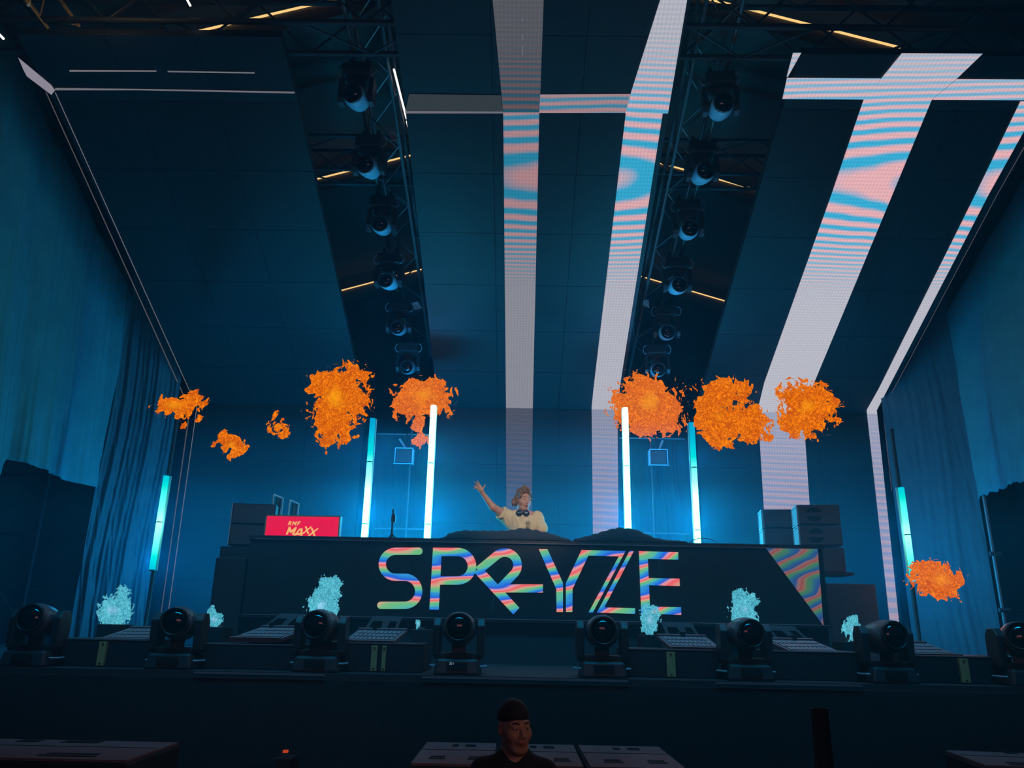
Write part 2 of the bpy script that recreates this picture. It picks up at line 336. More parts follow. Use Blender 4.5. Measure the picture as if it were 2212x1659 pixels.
# ================================================================ LED WALLS: upright wall, sloped ceiling run, flatter front run
ZK = 5.74; PROF = [(13.0, SZ+0.02), (13.0, ZK), (7.8, ZK+5.2*math.tan(math.radians(24))), (5.2, ZK+5.2*math.tan(math.radians(24))+2.6*math.tan(math.radians(17)))]
SEG = []
s0 = 0
for (y0, z0), (y1, z1) in zip(PROF[:-1], PROF[1:]):
    L = math.hypot(y1-y0, z1-z0); SEG.append((s0, L, np.array([0, y0, z0]), np.array([0, (y1-y0)/L, (z1-z0)/L]))); s0 += L
def seg_n(sg):
    d = sg[3]; n = np.array([0, -d[2], d[1]]); return n if n[2] < 0 or n[1] < 0 and abs(d[1]) < 1e-6 else -n
def on_seg(px, py, k, lift):
    sg = SEG[k]; n = np.array([0, -1.0, 0]) if k == 0 else seg_n(sg)
    P = sg[2]+n*lift; d = ray(px, py); p = EYE+d*np.dot(P-EYE, n)/np.dot(d, n)
    return p, sg[0]+np.dot(p-sg[2], sg[3])
def clip(pts, lo, hi):
    for side, lim in ((1, lo), (-1, hi)):
        out = []
        for (p, s), (q, t_) in zip(pts, pts[1:]+pts[:1]):
            ip, iq = side*(s-lim) >= 0, side*(t_-lim) >= 0
            if ip: out.append((p, s))
            if ip != iq:
                f = (lim-s)/(t_-s); out.append((p+(q-p)*f, lim))
        pts = out
        if not pts: return pts
    return pts
def band(parent, poly, m, lift=0.008, segs=(0, 1, 2), name='lit_band'):
    polys = []
    svals = {}
    for k in segs:
        pts = [on_seg(x, y, k, lift) for x, y in poly]
        pts = clip(pts, SEG[k][0], SEG[k][0]+SEG[k][1])
        if len(pts) > 2:
            polys.append([p for p, s in pts])
            for p, s in pts: svals[tuple(np.round(p, 5))] = s
    if not polys: return
    return flatmesh(name, polys, m, parent, lambda q: (q[0], svals[tuple(np.round(q, 5))]))
def led_wall(x0, x1, label, s_end):
    t = thing('led_wall', label, 'LED screen', ((x0+x1)/2, 13, SZ)); ox, oy, oz = (x0+x1)/2, 13, SZ
    ncol = 3; cw = (x1-x0)/ncol; cache = {}
    for k, (s, L, P, d) in enumerate(SEG):
        Lk = min(L, s_end-s)
        if Lk <= 0.2: continue
        nr = max(1, round(Lk/1.0)); rh = Lk/nr; n = np.array([0, -1.0, 0]) if k == 0 else seg_n(SEG[k])
        ang = math.atan2(d[2], d[1])
        R_ = Matrix.Rotation(ang, 3, 'X')
        for r in range(nr):
            c0 = P+d*(r+0.5)*rh-n*0.03
            for c in range(ncol):
                key = k
                if key not in cache:
                    o = MB().box((0, 0, 0), (cw-0.006, rh-0.006, 0.06)).build('screen_panel', 'screen', t); cache[key] = o
                else:
                    o = cache[key].copy(); C.objects.link(o)
                o.location = (x0+(c+0.5)*cw-ox, c0[1]-oy, c0[2]-oz); o.rotation_euler = (ang, 0, 0)
        # frame behind the panels
        cc = P+d*Lk/2-n*0.12
        MB().box((0, cc[1]-oy, cc[2]-oz), (x1-x0-0.04, Lk-0.05, 0.08), R_).build('backing_frame', 'frame', t)
    return t
wl = led_wall(-5.69, -2.72, 'leftmost tall folded LED wall, mostly black with thin outlines', SEG[2][0]+0.85)
wc = led_wall(-1.44, 1.74, 'centre tall folded LED wall with two white vertical bands', SEG[2][0]+2.7)
wr = led_wall(3.08, 6.22, 'rightmost tall folded LED wall with bright white crossed bands', SEG[2][0]+0.72)
def kids(t, fn):
    before = set(C.objects); fn(); off = Vector(t.location)
    for o in set(C.objects)-before:
        if o.parent is t and o.type == 'MESH': o.location = -off
def _c():
    band(wc, [(1060, -45), (1176, -45), (1167, 206), (1165, 243), (1087, 243)], 'bandA_top')
    band(wc, [(1087, 243), (1165, 243), (1151, 878), (1148, 1175), (1094, 1175), (1093, 878)], 'bandA')
    band(wc, [(1440, -45), (1492, -45), (1443, 245), (1351, 245), (1362, 203), (1426, 0)], 'bandB')
    band(wc, [(1352, 243), (1432, 243), (1337, 848), (1334, 880), (1336, 1175), (1281, 1175), (1278, 880), (1282, 840)], 'bandB')
    band(wc, [(884, 203), (1082, 206), (1087, 243), (875, 243)], 'greydim'); band(wc, [(875, 240), (1086, 241), (1087, 245), (876, 245)], 'line', 0.012)
    band(wc, [(1167, 204), (1363, 203), (1352, 244), (1165, 244)], 'bandA')
    for x in (1128,):
        for y0, y1 in ((38, 46), (74, 86), (98, 119)): band(wc, [(x, y0), (x+2, y0), (x+2, y1), (x, y1)], 'line', 0.013)
kids(wc, _c)
def _r():
    band(wr, [(1713, 114), (1731, 114), (1702, 166), (1699, 166)], 'bandC')
    band(wr, [(1700, 168), (1903, 169.5), (1866, 215), (1690, 214)], 'bandC'); band(wr, [(2067, 171), (2300, 172), (2300, 217), (2013, 215.5)], 'bandC')
    band(wr, [(1948, 115), (2123, 116), (2067, 170), (2013, 215), (1866, 214), (1904, 169)], 'bandC', 0.013)
    band(wr, [(1866, 214), (2013, 215), (1928, 420), (1735, 884), (1755, 1180), (1655, 1180), (1637, 884), (1651, 826), (1796, 420)], 'bandC')
    band(wr, [(2204, 219), (2248, 219), (2136, 420), (1894, 886), (1946, 1380), (1926, 1380), (1872, 886), (1898, 840), (2107, 420)], 'bandC')
    band(wr, [(2260, 231), (2263, 231), (2155, 420), (1908, 885), (1927, 1060), (1925.6, 1060), (1906.5, 885), (2153.5, 420)], 'dimline')
kids(wr, _r)
def _l():
    band(wl, [(39, 124), (61, 142), (111, 184), (119, 195), (111, 205), (99, 196), (58, 165), (51, 152)], 'greyband')
    band(wl, [(98, 199), (100, 198), (411.5, 884), (347.5, 1335), (345.5, 1335), (409, 884)], 'dimline')
    band(wl, [(118.5, 200), (120, 199), (426, 879), (363, 1332), (361.5, 1332), (424.5, 879)], 'line')
    band(wl, [(150, 151), (338, 152), (338, 155), (150, 155)], 'line'); band(wl, [(362, 153), (550, 156), (550, 159), (362, 156)], 'line')
    band(wl, [(119, 190), (300, 192), (636, 198), (637, 202), (300, 195), (119, 195)], 'line')
kids(wl, _l)
# ================================================================ ROOF: gable frames with warm LED lines
def gable(Y, label):
    t = thing('gable_frame', label, 'roof frame', (0.06, Y, 8.3), 0, 'gable roof frames')
    for s in (-1, 1):
        a = Vector((0, 0, 2.8)); b = Vector((s*4.95, 0, 2.8-4.95*0.31)); dn = Vector((0, 0, -0.28))
        MB().prism([a, b, b+dn, a+dn], (0, 0.16, 0)).build('rafter', 'roof', t)
        MB().prism([a+Vector((0, -.03, .012)), b+Vector((0, -.03, .012)), b+Vector((0, -.03, -.008)), a+Vector((0, -.03, -.008))], (0, 0.025, 0)).build('led_strip', 'yellow', t)
    return t
gable(8.5, 'front gable roof frame edged with a warm yellow light line')
gable(12.4, 'middle gable roof frame with a yellow light line, seen between the screens')
gable(17.0, 'rearmost gable roof frame with a yellow light line, furthest back between the screens')
def truss(name, a, b, w, h, label, m='truss', r=0.025, bay=0.55, group=None, cat='truss', up=Vector((0, 0, 1))):
    a = Vector(a); b = Vector(b); d = (b-a); L = d.length; d.normalize(); side = d.cross(up).normalized(); u = side.cross(d).normalized()
    t = thing(name, label, cat, a, 0, group); cor = []
    for sx, sz in ((-1, -1), (1, -1), (1, 1), (-1, 1)):
        o = side*(sx*w/2)+u*(sz*h/2); cor.append(o); MB().cyl(o, d*L+o, r, 8).build('chord', m, t)
    nb = max(2, round(L/bay)); braces = {}
    for i in range(nb):
        for f in range(4):
            p, q = cor[f], cor[(f+1) % 4]
            if i % 2: p, q = q, p
            key = (i % 2, f)
            if key in braces: o = braces[key].copy(); C.objects.link(o)
            else: o = MB().cyl(p, q+d*(L/nb), r*0.42, 6).build('brace', m, t); braces[key] = o
            o.location = d*(L/nb)*i
    return t
truss('roof_truss', (-9.2, 7.35, 8.98), (9.2, 7.35, 9.0), 0.5, 0.75, 'dark horizontal box truss spanning the stage above the screens', 'darktruss', 0.035, 0.75)
truss('roof_truss', (-9.2, 10.4, 9.0), (9.2, 10.4, 9.0), 0.4, 0.6, 'second dark horizontal truss, further back under the roof', 'darktruss', 0.03, 0.8)
HL = lambda Y: 8.32-0.30*(Y-8); HR = lambda Y: 8.16-0.33*(Y-8)
truss('lighting_truss', (-1.93, 6.6, HL(6.6)+0.70), (-1.93, 14.0, HL(14)+0.70), 0.42, 0.42, 'left sloping truss carrying six moving head lights')
truss('lighting_truss', (2.27, 6.6, HR(6.6)+0.70), (2.27, 14.0, HR(14)+0.70), 0.42, 0.42, 'right sloping truss carrying six moving head lights')
for s, a, b in ((-1, (851, 150), (878, 256)),):
    p, q = aY(851, 150, 8.0), aY(878, 256, 9.2)
    t = MB().cyl(p, q, 0.014, 6).build('light_strip', 'whiteled'); tag(t, 'thin white light strip beside the centre screen edge', 'light strip')
    p, q = aY(879, 262, 9.25), aY(883, 280, 9.5); t = MB().cyl(p, q, 0.014, 6).build('light_strip', 'whiteled'); tag(t, 'short white light strip just below the longer one', 'light strip')
t = MB().cyl(aY(398, -12, 6.9), aY(411, 12, 7.1), 0.014, 6).build('light_strip', 'whiteled'); tag(t, 'white light strip at the top left under the roof', 'light strip')
t = MB().cyl(aY(-6, 70, 6.9), aY(8, 84, 7.0), 0.014, 6).build('light_strip', 'whiteled'); tag(t, 'white light strip at the far left edge under the roof', 'light strip')
# old golden braces, top left
light('brace_fill', 'POINT', (-4.6, 6.4, 8.3), (1, .75, .35), 5, size=0.2)  # unseen warm fill added to brighten the braces
truss('side_truss', aY(50, -60, 6.9), aY(118, 34, 6.9), 0.5, 0.3, 'dark golden truss at the top left corner', 'tape', 0.022, 0.55)
# ================================================================ SIDE CLOTHS AND SCAFFOLDS
def fold(s, amp, seed, freq=6):
    r = np.random.default_rng(seed); o = np.zeros_like(s)
    for k in range(7):
        f = freq*(0.4+k*0.55)*(0.8+0.4*r.random()); o += np.sin(s*f+r.random()*6.28)*amp/(1+k*0.7)
    return o
def grid_cloth(name, P, m, label, cat='curtain', parent=None, thick=0.004):
    nu, nv = P.shape[:2]; b = MB(); b.v = [tuple(p) for p in P.reshape(-1, 3)]
    b.f = [(i*nv+j, (i+1)*nv+j, (i+1)*nv+j+1, i*nv+j+1) for i in range(nu-1) for j in range(nv-1)]
    o = b.build(name, m, parent, smooth=True)
    sd = o.modifiers.new('thickness', 'SOLIDIFY'); sd.thickness = thick
    if label: tag(o, label, cat)
    return o
def side_cloth(X, y0, y1, zb0, zb1, top0, slope, seed, amp, lean=0.0, ragged=0.0, nu=150, nv=60):
    u = np.linspace(0, 1, nu)[:, None]; v = np.linspace(0, 1, nv)[None, :]
    Y = y0+(y1-y0)*u+0*v; zb = zb0+(zb1-zb0)*u; zt = top0-slope*(Y-y0)
    if ragged: zb = zb+ragged*fold(u*9, 1, seed+3, 9)
    Z = zb+(zt-zb)*v
    x = X+(fold(Y*1.0+0.15*Z, amp, seed, 4)*(0.35+0.9*(1-v))+fold(Y*3+Z*0.4, amp*0.25, seed+1, 7)*(1-v*0.7))+lean*(1-v)
    return np.stack([x, Y, Z], -1)
Pc = side_cloth(-6.62, 5.6, 12.02, 4.11, 4.05, 10.25, 0.45, 3, 0.075, nu=420)  # sloped top cut stands in for the shadow edge across the cloth
st = np.clip((9.9-Pc[:, :, 1])/0.25, 0, 1)*0.6+np.clip((9.9-Pc[:, :, 1]), 0, 9)*0.12          # the hem drops where the next sheet begins
top = np.minimum(Pc[:, -1:, 2], 9.25); Pc[:, :, 2] = top-(top-Pc[:, :, 2])*((top-(Pc[:, :1, 2]-st[:, :1]))/(top-Pc[:, :1, 2])); Pc[:, :, 2] = np.minimum(Pc[:, :, 2], 9.25)
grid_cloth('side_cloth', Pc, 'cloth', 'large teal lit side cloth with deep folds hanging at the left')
grid_cloth('side_cloth', side_cloth(7.0, 8.6, 12.2, 4.2, 4.08, 8.6, 0.45, 21, 0.02, ragged=0.02), 'cloth', 'dimly teal lit side cloth with a frayed hem at the right')
def rail_cloth(p0, p1, z0, z1, seed, amp, nu=200, nv=70, fine=1.0):
    u = np.linspace(0, 1, nu)[:, None]; v = np.linspace(0, 1, nv)[None, :]
    L = math.hypot(p1[0]-p0[0], p1[1]-p0[1]); nx, ny = (p1[1]-p0[1])/L, -(p1[0]-p0[0])/L; s = u*L
    f = fold(s+0.04*np.sin(v*9), amp, seed, 26*fine)*(0.5+0.5*(1-v))+fold(s*2.3+v*1.7, amp*0.45, seed+5, 30*fine)*(1-v)
    return np.stack([p0[0]+(p1[0]-p0[0])*u+nx*f+0*v, p0[1]+(p1[1]-p0[1])*u+ny*f+0*v, z0+(z1-z0)*v+0*u], -1)
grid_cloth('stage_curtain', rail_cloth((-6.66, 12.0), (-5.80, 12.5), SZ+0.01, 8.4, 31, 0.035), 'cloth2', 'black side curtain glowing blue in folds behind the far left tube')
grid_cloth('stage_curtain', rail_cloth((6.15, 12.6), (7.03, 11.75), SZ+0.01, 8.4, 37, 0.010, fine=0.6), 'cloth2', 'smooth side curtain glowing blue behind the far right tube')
grid_cloth('stage_curtain', rail_cloth((-2.75, 13.6), (-1.40, 13.6), SZ+0.01, 5.4, 41, 0.02), 'back', 'dark curtain between left and centre screens')
grid_cloth('stage_curtain', rail_cloth((1.72, 13.6), (3.10, 13.6), SZ+0.01, 5.4, 43, 0.02), 'back', 'dark curtain between centre and right screens')
def pipes(name, label, segs, m='darktruss', r=0.025):
    base = Vector(segs[0][1][0]); t = thing(name, label, 'scaffold', base)
    for n_, (a, b) in segs:
        MB().cyl(Vector(a)-base, Vector(b)-base, r, 8).build(n_, m, t)
    return t
lx = -7.6
pipes('scaffold_tower', 'dim scaffold tower behind the cloth at the far left', [('upright', ((lx, 12.3, SZ), (lx, 12.3, 6.8))), ('upright', ((lx-1.5, 12.3, SZ), (lx-1.5, 12.3, 6.8))), ('diagonal', ((lx-1.4, 12.28, 3.6), (lx, 12.28, SZ+.3))), ('diagonal', ((lx-1.4, 12.28, 3.6), (lx, 12.28, 5.4))),
    ('ledger', ((lx-1.9, 12.33, 2.5), (-6.5, 12.33, 2.5))), ('ledger', ((lx-1.9, 12.33, 3.35), (-6.5, 12.33, 3.35))), ('ledger', ((lx-1.9, 12.33, 4.3), (-6.5, 12.33, 4.3)))], 'darktruss')
pa, pb = aY(2100, 1078, 11.7), aY(2150, 1417, 11.7)
pipes('scaffold_pole', 'cyan lit scaffold pole beside the right curtain', [('upright', ((7.08, 11.7, SZ), (7.08, 11.7, 4.15))), ('clamp', ((7.0, 11.66, 3.25), (7.16, 11.66, 3.25))), ('clamp', ((7.0, 11.66, 2.45), (7.16, 11.66, 2.45))), ('clamp', ((7.0, 11.66, 1.9), (7.16, 11.66, 1.9)))], 'truss', 0.03)
pipes('scaffold_tower', 'dim scaffold tower at the far right behind the pole', [('upright', ((8.3, 12.0, SZ), (8.3, 12.0, 7))), ('ledger', ((7.1, 12.03, 2.45), (9.4, 12.03, 2.45))), ('ledger', ((7.1, 12.03, 3.6), (9.4, 12.03, 3.6))), ('diagonal', ((7.1, 11.98, 4.0), (9.3, 11.98, 2.6))), ('diagonal', ((7.1, 11.98, 2.4), (9.3, 11.98, 1.75)))], 'darktruss')
for s, px, lab in ((-1, 880, 'left'), (1, 1411, 'right')):
    p = aY(px, 1100, 13.0); x = p[0]
    segs = [('upright', ((x, 13.0, SZ), (x, 13.0, 5.6))), ('ledger', ((x-0.55 if s < 0 else x-0.3, 13.03, 3.62), (x+0.4 if s < 0 else x+0.6, 13.03, 3.62))), ('ledger', ((x-0.6, 13.03, 5.25), (x+0.6, 13.03, 5.25)))]
    if s > 0: segs.append(('diagonal', ((x-0.1, 12.98, 3.5), (x-0.65, 12.98, 2.7))))
    pipes('scaffold_stand', f'thin steel pole stand in the {lab} gap between the screens', segs, 'truss', 0.016)
# ================================================================ LED TUBES
def pix_tube(top, bot, brk, kind, label, Y=11.0, zend=SZ):
    p, q = aY(*top, Y), aY(*bot, Y); x = (p[0]+q[0])/2; z1 = p[2]; zb = q[2] if zend is None else zend
    t = thing('light_tube', label, 'light tube', (x, Y, zb), 0, None); tm = tube_mat('tube_light', zb if zend is None else 2.8, z1, kind)
    zs = [z1]+[aY(top[0], b, Y)[2] for b in brk]+[zb]
    wd = 0.041
    for a, b in zip(zs[:-1], zs[1:]):
        MB().cyl((0, 0, b+0.008-zb), (0, 0, a-0.008-zb), wd, 14).build('tube_section', tm, t, smooth=False)
        MB().cyl((0, 0, b-0.008-zb), (0, 0, b+0.008-zb), wd*0.9, 10).build('joint', 'plastic', t)
    MB().box((0, 0.055, (z1-zb)/2), (0.10, 0.02, z1-zb)).build('halo_strip', 'white', t)  # added pale strip that catches tube light like a halo
    return t
pix_tube((805, 903), (787, 1158), (998, 1132), 0.25, 'tall cyan light tube standing right of the red sign')
pix_tube((937, 875), (922, 1160), (1001, 1133), 0, 'tall white hot light tube rising into the flame left of the performer')
pix_tube((1350, 880), (1358, 1143), (1007, ), 0, 'tall white hot light tube right of the performer, in front of a flame')
pix_tube((1495, 912), (1507, 1170), (1010, 1145), 0.25, 'tall cyan light tube standing left of the right speaker stack')
pix_tube((360, 1027), (328, 1232), (1128,), 'both', 'short cyan light tube at the far left in front of the folded curtain', zend=None)
pix_tube((1946, 1052), (1974, 1258), (1155,), 'both', 'short cyan light tube at the far right in front of the smooth curtain', zend=None)
for px, py in ((328, 1232), (1974, 1258)):
    p = aY(px, py, 11.0); s = 'left' if px < 1000 else 'right'
    pipes('tube_stand', f'dark pole holding up the far {s} light tube', [('upright', ((p[0], 11.06, SZ), (p[0], 11.06, p[2]+2.2))), ('foot', ((p[0]-.2, 11.06, SZ+.02), (p[0]+.2, 11.06, SZ+.02)))], 'darktruss', 0.03)
# ================================================================ MOVING HEADS
def rot_to(d): return Vector(d).to_track_quat('Z', 'Y').to_matrix()
def moving_head(label, group, loc, lens_dir, hang=False, digits=False):
    t = thing('moving_head', label, 'stage light', loc, 0, group); s = -1 if hang else 1
    if hang:
        MB().box((0, 0, s*0.09), (0.36, 0.30, 0.18), None, 1.0).build('base', 'plastic', t, bevel=0.02)
        for x in (-1, 1):
            MB().box((x*0.10, 0, 0.06), (0.04, 0.08, 0.14)).build('clamp', 'darktruss', t)
    else:
        MB().box((0, 0, 0.065), (0.40, 0.34, 0.13), None, 0.86).build('base', 'plastic', t, bevel=0.02)
        MB().box((0, -0.16, 0.07), (0.17, 0.03, 0.06)).build('control_panel', 'ring', t)
        if digits:
            m = MB()
            segs = {'3': 'abgcd', '2': 'abged', '1': 'bc', 'S': 'afgcd'}
            for i, ch in enumerate('321'):
                x0 = -0.062+i*0.013; z0 = 0.085; wq, hq = 0.009, 0.016
                P = {'a': ((x0+wq/2, z0+hq), (wq, .002)), 'g': ((x0+wq/2, z0+hq/2), (wq, .002)), 'd': ((x0+wq/2, z0), (wq, .002)), 'b': ((x0+wq, z0+hq*.75), (.002, hq/2)), 'c': ((x0+wq, z0+hq*.25), (.002, hq/2)), 'e': ((x0, z0+hq*.25), (.002, hq/2)), 'f': ((x0, z0+hq*.75), (.002, hq/2))}
                for sg in segs[ch]: (cx, cz), (w_, h_) = P[sg]; m.box((cx, -0.178, cz), (w_, .002, h_))
            m.build('display', 'digits', t)
    hz_ = 0.43 if hang else 0.365; yb = 0.19 if hang else 0.15
    yk = MB(); yk.box((0, 0.02, s*yb), (0.42, 0.16, 0.05)); yk.build('yoke_bridge', 'plastic', t, bevel=0.012)
    for x in (-1, 1):
        pr = [(x*0.155, -0.07, s*yb), (x*0.155, -0.09, s*(hz_+0.03)), (x*0.155, -0.04, s*(hz_+0.09)), (x*0.155, 0.06, s*(hz_+0.09)), (x*0.155, 0.10, s*(hz_+0.02)), (x*0.155, 0.10, s*yb)]
        MB().prism(pr, (x*0.065, 0, 0)).build('yoke_arm', 'plastic', t, bevel=0.008)
    hb = 0.10 if hang else 0.07
    for x in (-1, 1):
        b = MB(); pts = [Vector((x*(0.185), 0, s*hb)) + Vector((x*(0.055*math.sin(a)), -0.09*math.cos(a), s*0.0 + (0 if hang else 0))) for a in np.linspace(0, PI, 7)]
        if hang: pts = [Vector((x*(0.18+0.06*math.sin(a)), -0.1, s*(hb-0.08*math.cos(a)))) for a in np.linspace(0, PI, 7)]
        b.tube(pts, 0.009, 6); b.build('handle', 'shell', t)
    R_ = rot_to(lens_dir); c = (0, 0.0, s*hz_)
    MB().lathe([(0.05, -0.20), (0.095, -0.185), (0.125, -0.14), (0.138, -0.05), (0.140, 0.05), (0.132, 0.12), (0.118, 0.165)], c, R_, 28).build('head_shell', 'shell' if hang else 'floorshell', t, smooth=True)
    MB().lathe([(0.119, 0.150), (0.119, 0.188), (0.110, 0.194), (0.100, 0.190), (0.098, 0.165)], c, R_, 28, False).build('lens_ring', 'ring', t, smooth=True)
    MB().lathe([(0.101, 0.158), (0.092, 0.176), (0.07, 0.190), (0.04, 0.199), (0.008, 0.202)], c, R_, 28).build('lens', 'lens', t, smooth=True)
    k = R_@Vector((0, 0, 1)); up = Vector((0, 0, 1)); side = k.cross(up).normalized(); u2 = side.cross(k).normalized()
    MB().box(Vector(c)+u2*(-s)*0.136+k*0.0, (0.12, 0.16, 0.012), R_).build('vent_cover', 'plastic', t, bevel=0.003)
    return t
fl = [(72, 1452, 'at the far left edge of the stage lip'), (380, 1449, 'second from the left on the stage lip'), (690, 1453, 'below the third blue flame from the left'), (990, 1458, 'with a lit number display, left of stage centre'),
      (1300, 1466, 'right of stage centre, under the letter Z'), (1610, 1469, 'below the blue flame right of the big letters'), (1915, 1476, 'below the right end of the bright screen band'), (2208, 1481, 'cut off by the right edge of the picture')]
dirs = [(0.05, -1, 0.15), (0.12, -1, 0.1), (-0.10, -1, 0.08), (0.02, -1, 0.1), (-0.02, -1, 0.06), (0.10, -1, 0.06), (0.12, -1, 0.1), (-0.4, -1, 0.2)]
for (px, py, lab), d in zip(fl, dirs):
    p = aZ(px, py, SZ); x = aY(px, py, 7.0)[0]
    moving_head('moving head light '+lab, 'moving heads along the stage lip', (x, 6.96, SZ), d, False, px == 990)
side_names = ['nearest', 'second', 'third', 'fourth', 'fifth', 'rearmost']
for side, X, pts, H in (('left', -2.05, [(770, 215), (797, 365), (825, 490), (840, 610), (862, 710), (882, 795)], HL), ('right', 2.40, [(1557, 235), (1517, 378), (1487, 500), (1463, 620), (1440, 720), (1420, 800)], HR)):
    proto = None
    for i, (px, py) in enumerate(pts):
        Y = min(aX(px, py, X-0.03 if side == 'left' else X)[1], 13.15)
        p = aY(px, py, Y); lab = f'hanging moving head light, {side_names[i]} of six on the {side} sloping truss'
        loc = (p[0], Y, p[2]+0.43+0.02)
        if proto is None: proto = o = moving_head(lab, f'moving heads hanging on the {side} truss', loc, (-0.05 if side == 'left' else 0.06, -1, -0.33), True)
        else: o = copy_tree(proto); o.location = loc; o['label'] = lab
        o.rotation_euler = (0, 0, random.uniform(-.12, .12))
# small reflector flags and blinders
for px, py, Y, lab in ((849, 292, 9.0, 'small tilted panel beside the left sloping truss'), (1461, 312, 9.0, 'small tilted panel beside the right sloping truss'), (900, 660, 11.5, 'small lower panel beside the left sloping truss'), (1400, 655, 11.5, 'small lower panel beside the right sloping truss')):
    p = aY(px, py, Y); t = thing('reflector_panel', lab, 'panel', p)
    sgn = 1 if px < 1100 else -1
    MB().prism([(-.07, 0, .05), (0.01, 0, .07), (.08*sgn, .06, -.01), (-.03*sgn, .05, -.06)], (0, .01, 0)).build('plate', 'spkside', t); MB().box((-.0*sgn, .03, .06), (.015, .015, .06)).build('clamp', 'truss', t)
for px, py, s, lab in ((873, 985, -1, 'square blinder light hanging in the left gap'), (1422, 988, 1, 'square blinder light hanging in the right gap')):
    p = aY(px, py, 12.8); t = thing('blinder_light', lab, 'stage light', p)
    MB().box((0, 0.03, 0), (0.27, 0.10, 0.24)).build('body', 'plastic', t, bevel=0.01)
    for a, b in (((-.15, -.04, .13), (.15, -.04, .13)), ((-.15, -.04, -.12), (-.15, -.04, .13)), ((.15, -.04, -.12), (.15, -.04, .13)), ((-.17, -.05, -.14), (.17, -.05, -.14))):
        MB().cyl(a, b, 0.009, 6).build('frame_bar', 'shell', t)
    MB().box((s*-0.155, 0, -0.02), (0.03, 0.1, 0.25)).build('bracket', 'shell', t)
    MB().cyl((0.02, 0.02, 0.13), (-s*-.10 if s < 0 else .09, 0.02, 0.30), 0.02, 8).build('hanger', 'spkside', t)
    MB().cyl((0, 0.09, 0.05), (0, 0.20, 5.26-p[2]), 0.012, 6).build('hanging_rod', 'darktruss', t)
# ================================================================ STAGE LIP: cases, strobes, flame boxes
def case(x0, x1, ytop, lab, post=None, two=False, Y=7.02):
    a, b = aY(x0, ytop, Y), aY(x1, ytop, Y); zt = (a[2]+b[2])/2; t = thing('equipment_case', lab, 'case', ((a[0]+b[0])/2, Y+0.22, SZ)); w_ = b[0]-a[0]; h = zt-SZ
    MB().box((0, 0, h/2), (w_, 0.44, h)).build('case_body', 'case', t, bevel=0.006)
    MB().box((0, -0.222, h-0.004), (w_, 0.008, 0.008)).build('edge_strip', 'alu', t)
    for px in (post or ()):
        p = aY(px[0], 1415, Y-0.01); ww = px[1]*0.0043
        b_ = MB().box((p[0]-t.location[0], -0.235, h*0.48), (ww, 0.03, h*0.86)).build('post', 'tape', t)
        for zz in (0.12, 0.82): MB().cyl((p[0]-t.location[0], -0.251, h*zz), (p[0]-t.location[0], -0.256, h*zz), 0.008, 8).build('bolt', 'hole', t)
    return t, zt
cases = [case(118, 332, 1380, 'black case at the left of the stage lip with a pale post', [(221, 15)]), case(440, 648, 1391, 'black case between the second and third moving heads'), case(670, 915, 1388, 'black case with two yellow posts left of stage centre', [(809, 12), (830, 8)]),
         case(1345, 1552, 1402, 'black case with one yellow post right of stage centre', [(1448, 17)]), case(1655, 1868, 1407, 'black case with small lights right of the blue flame'), case(1962, 2185, 1417, 'black case at the right of the stage lip with a pale post', [(2077, 17)])]
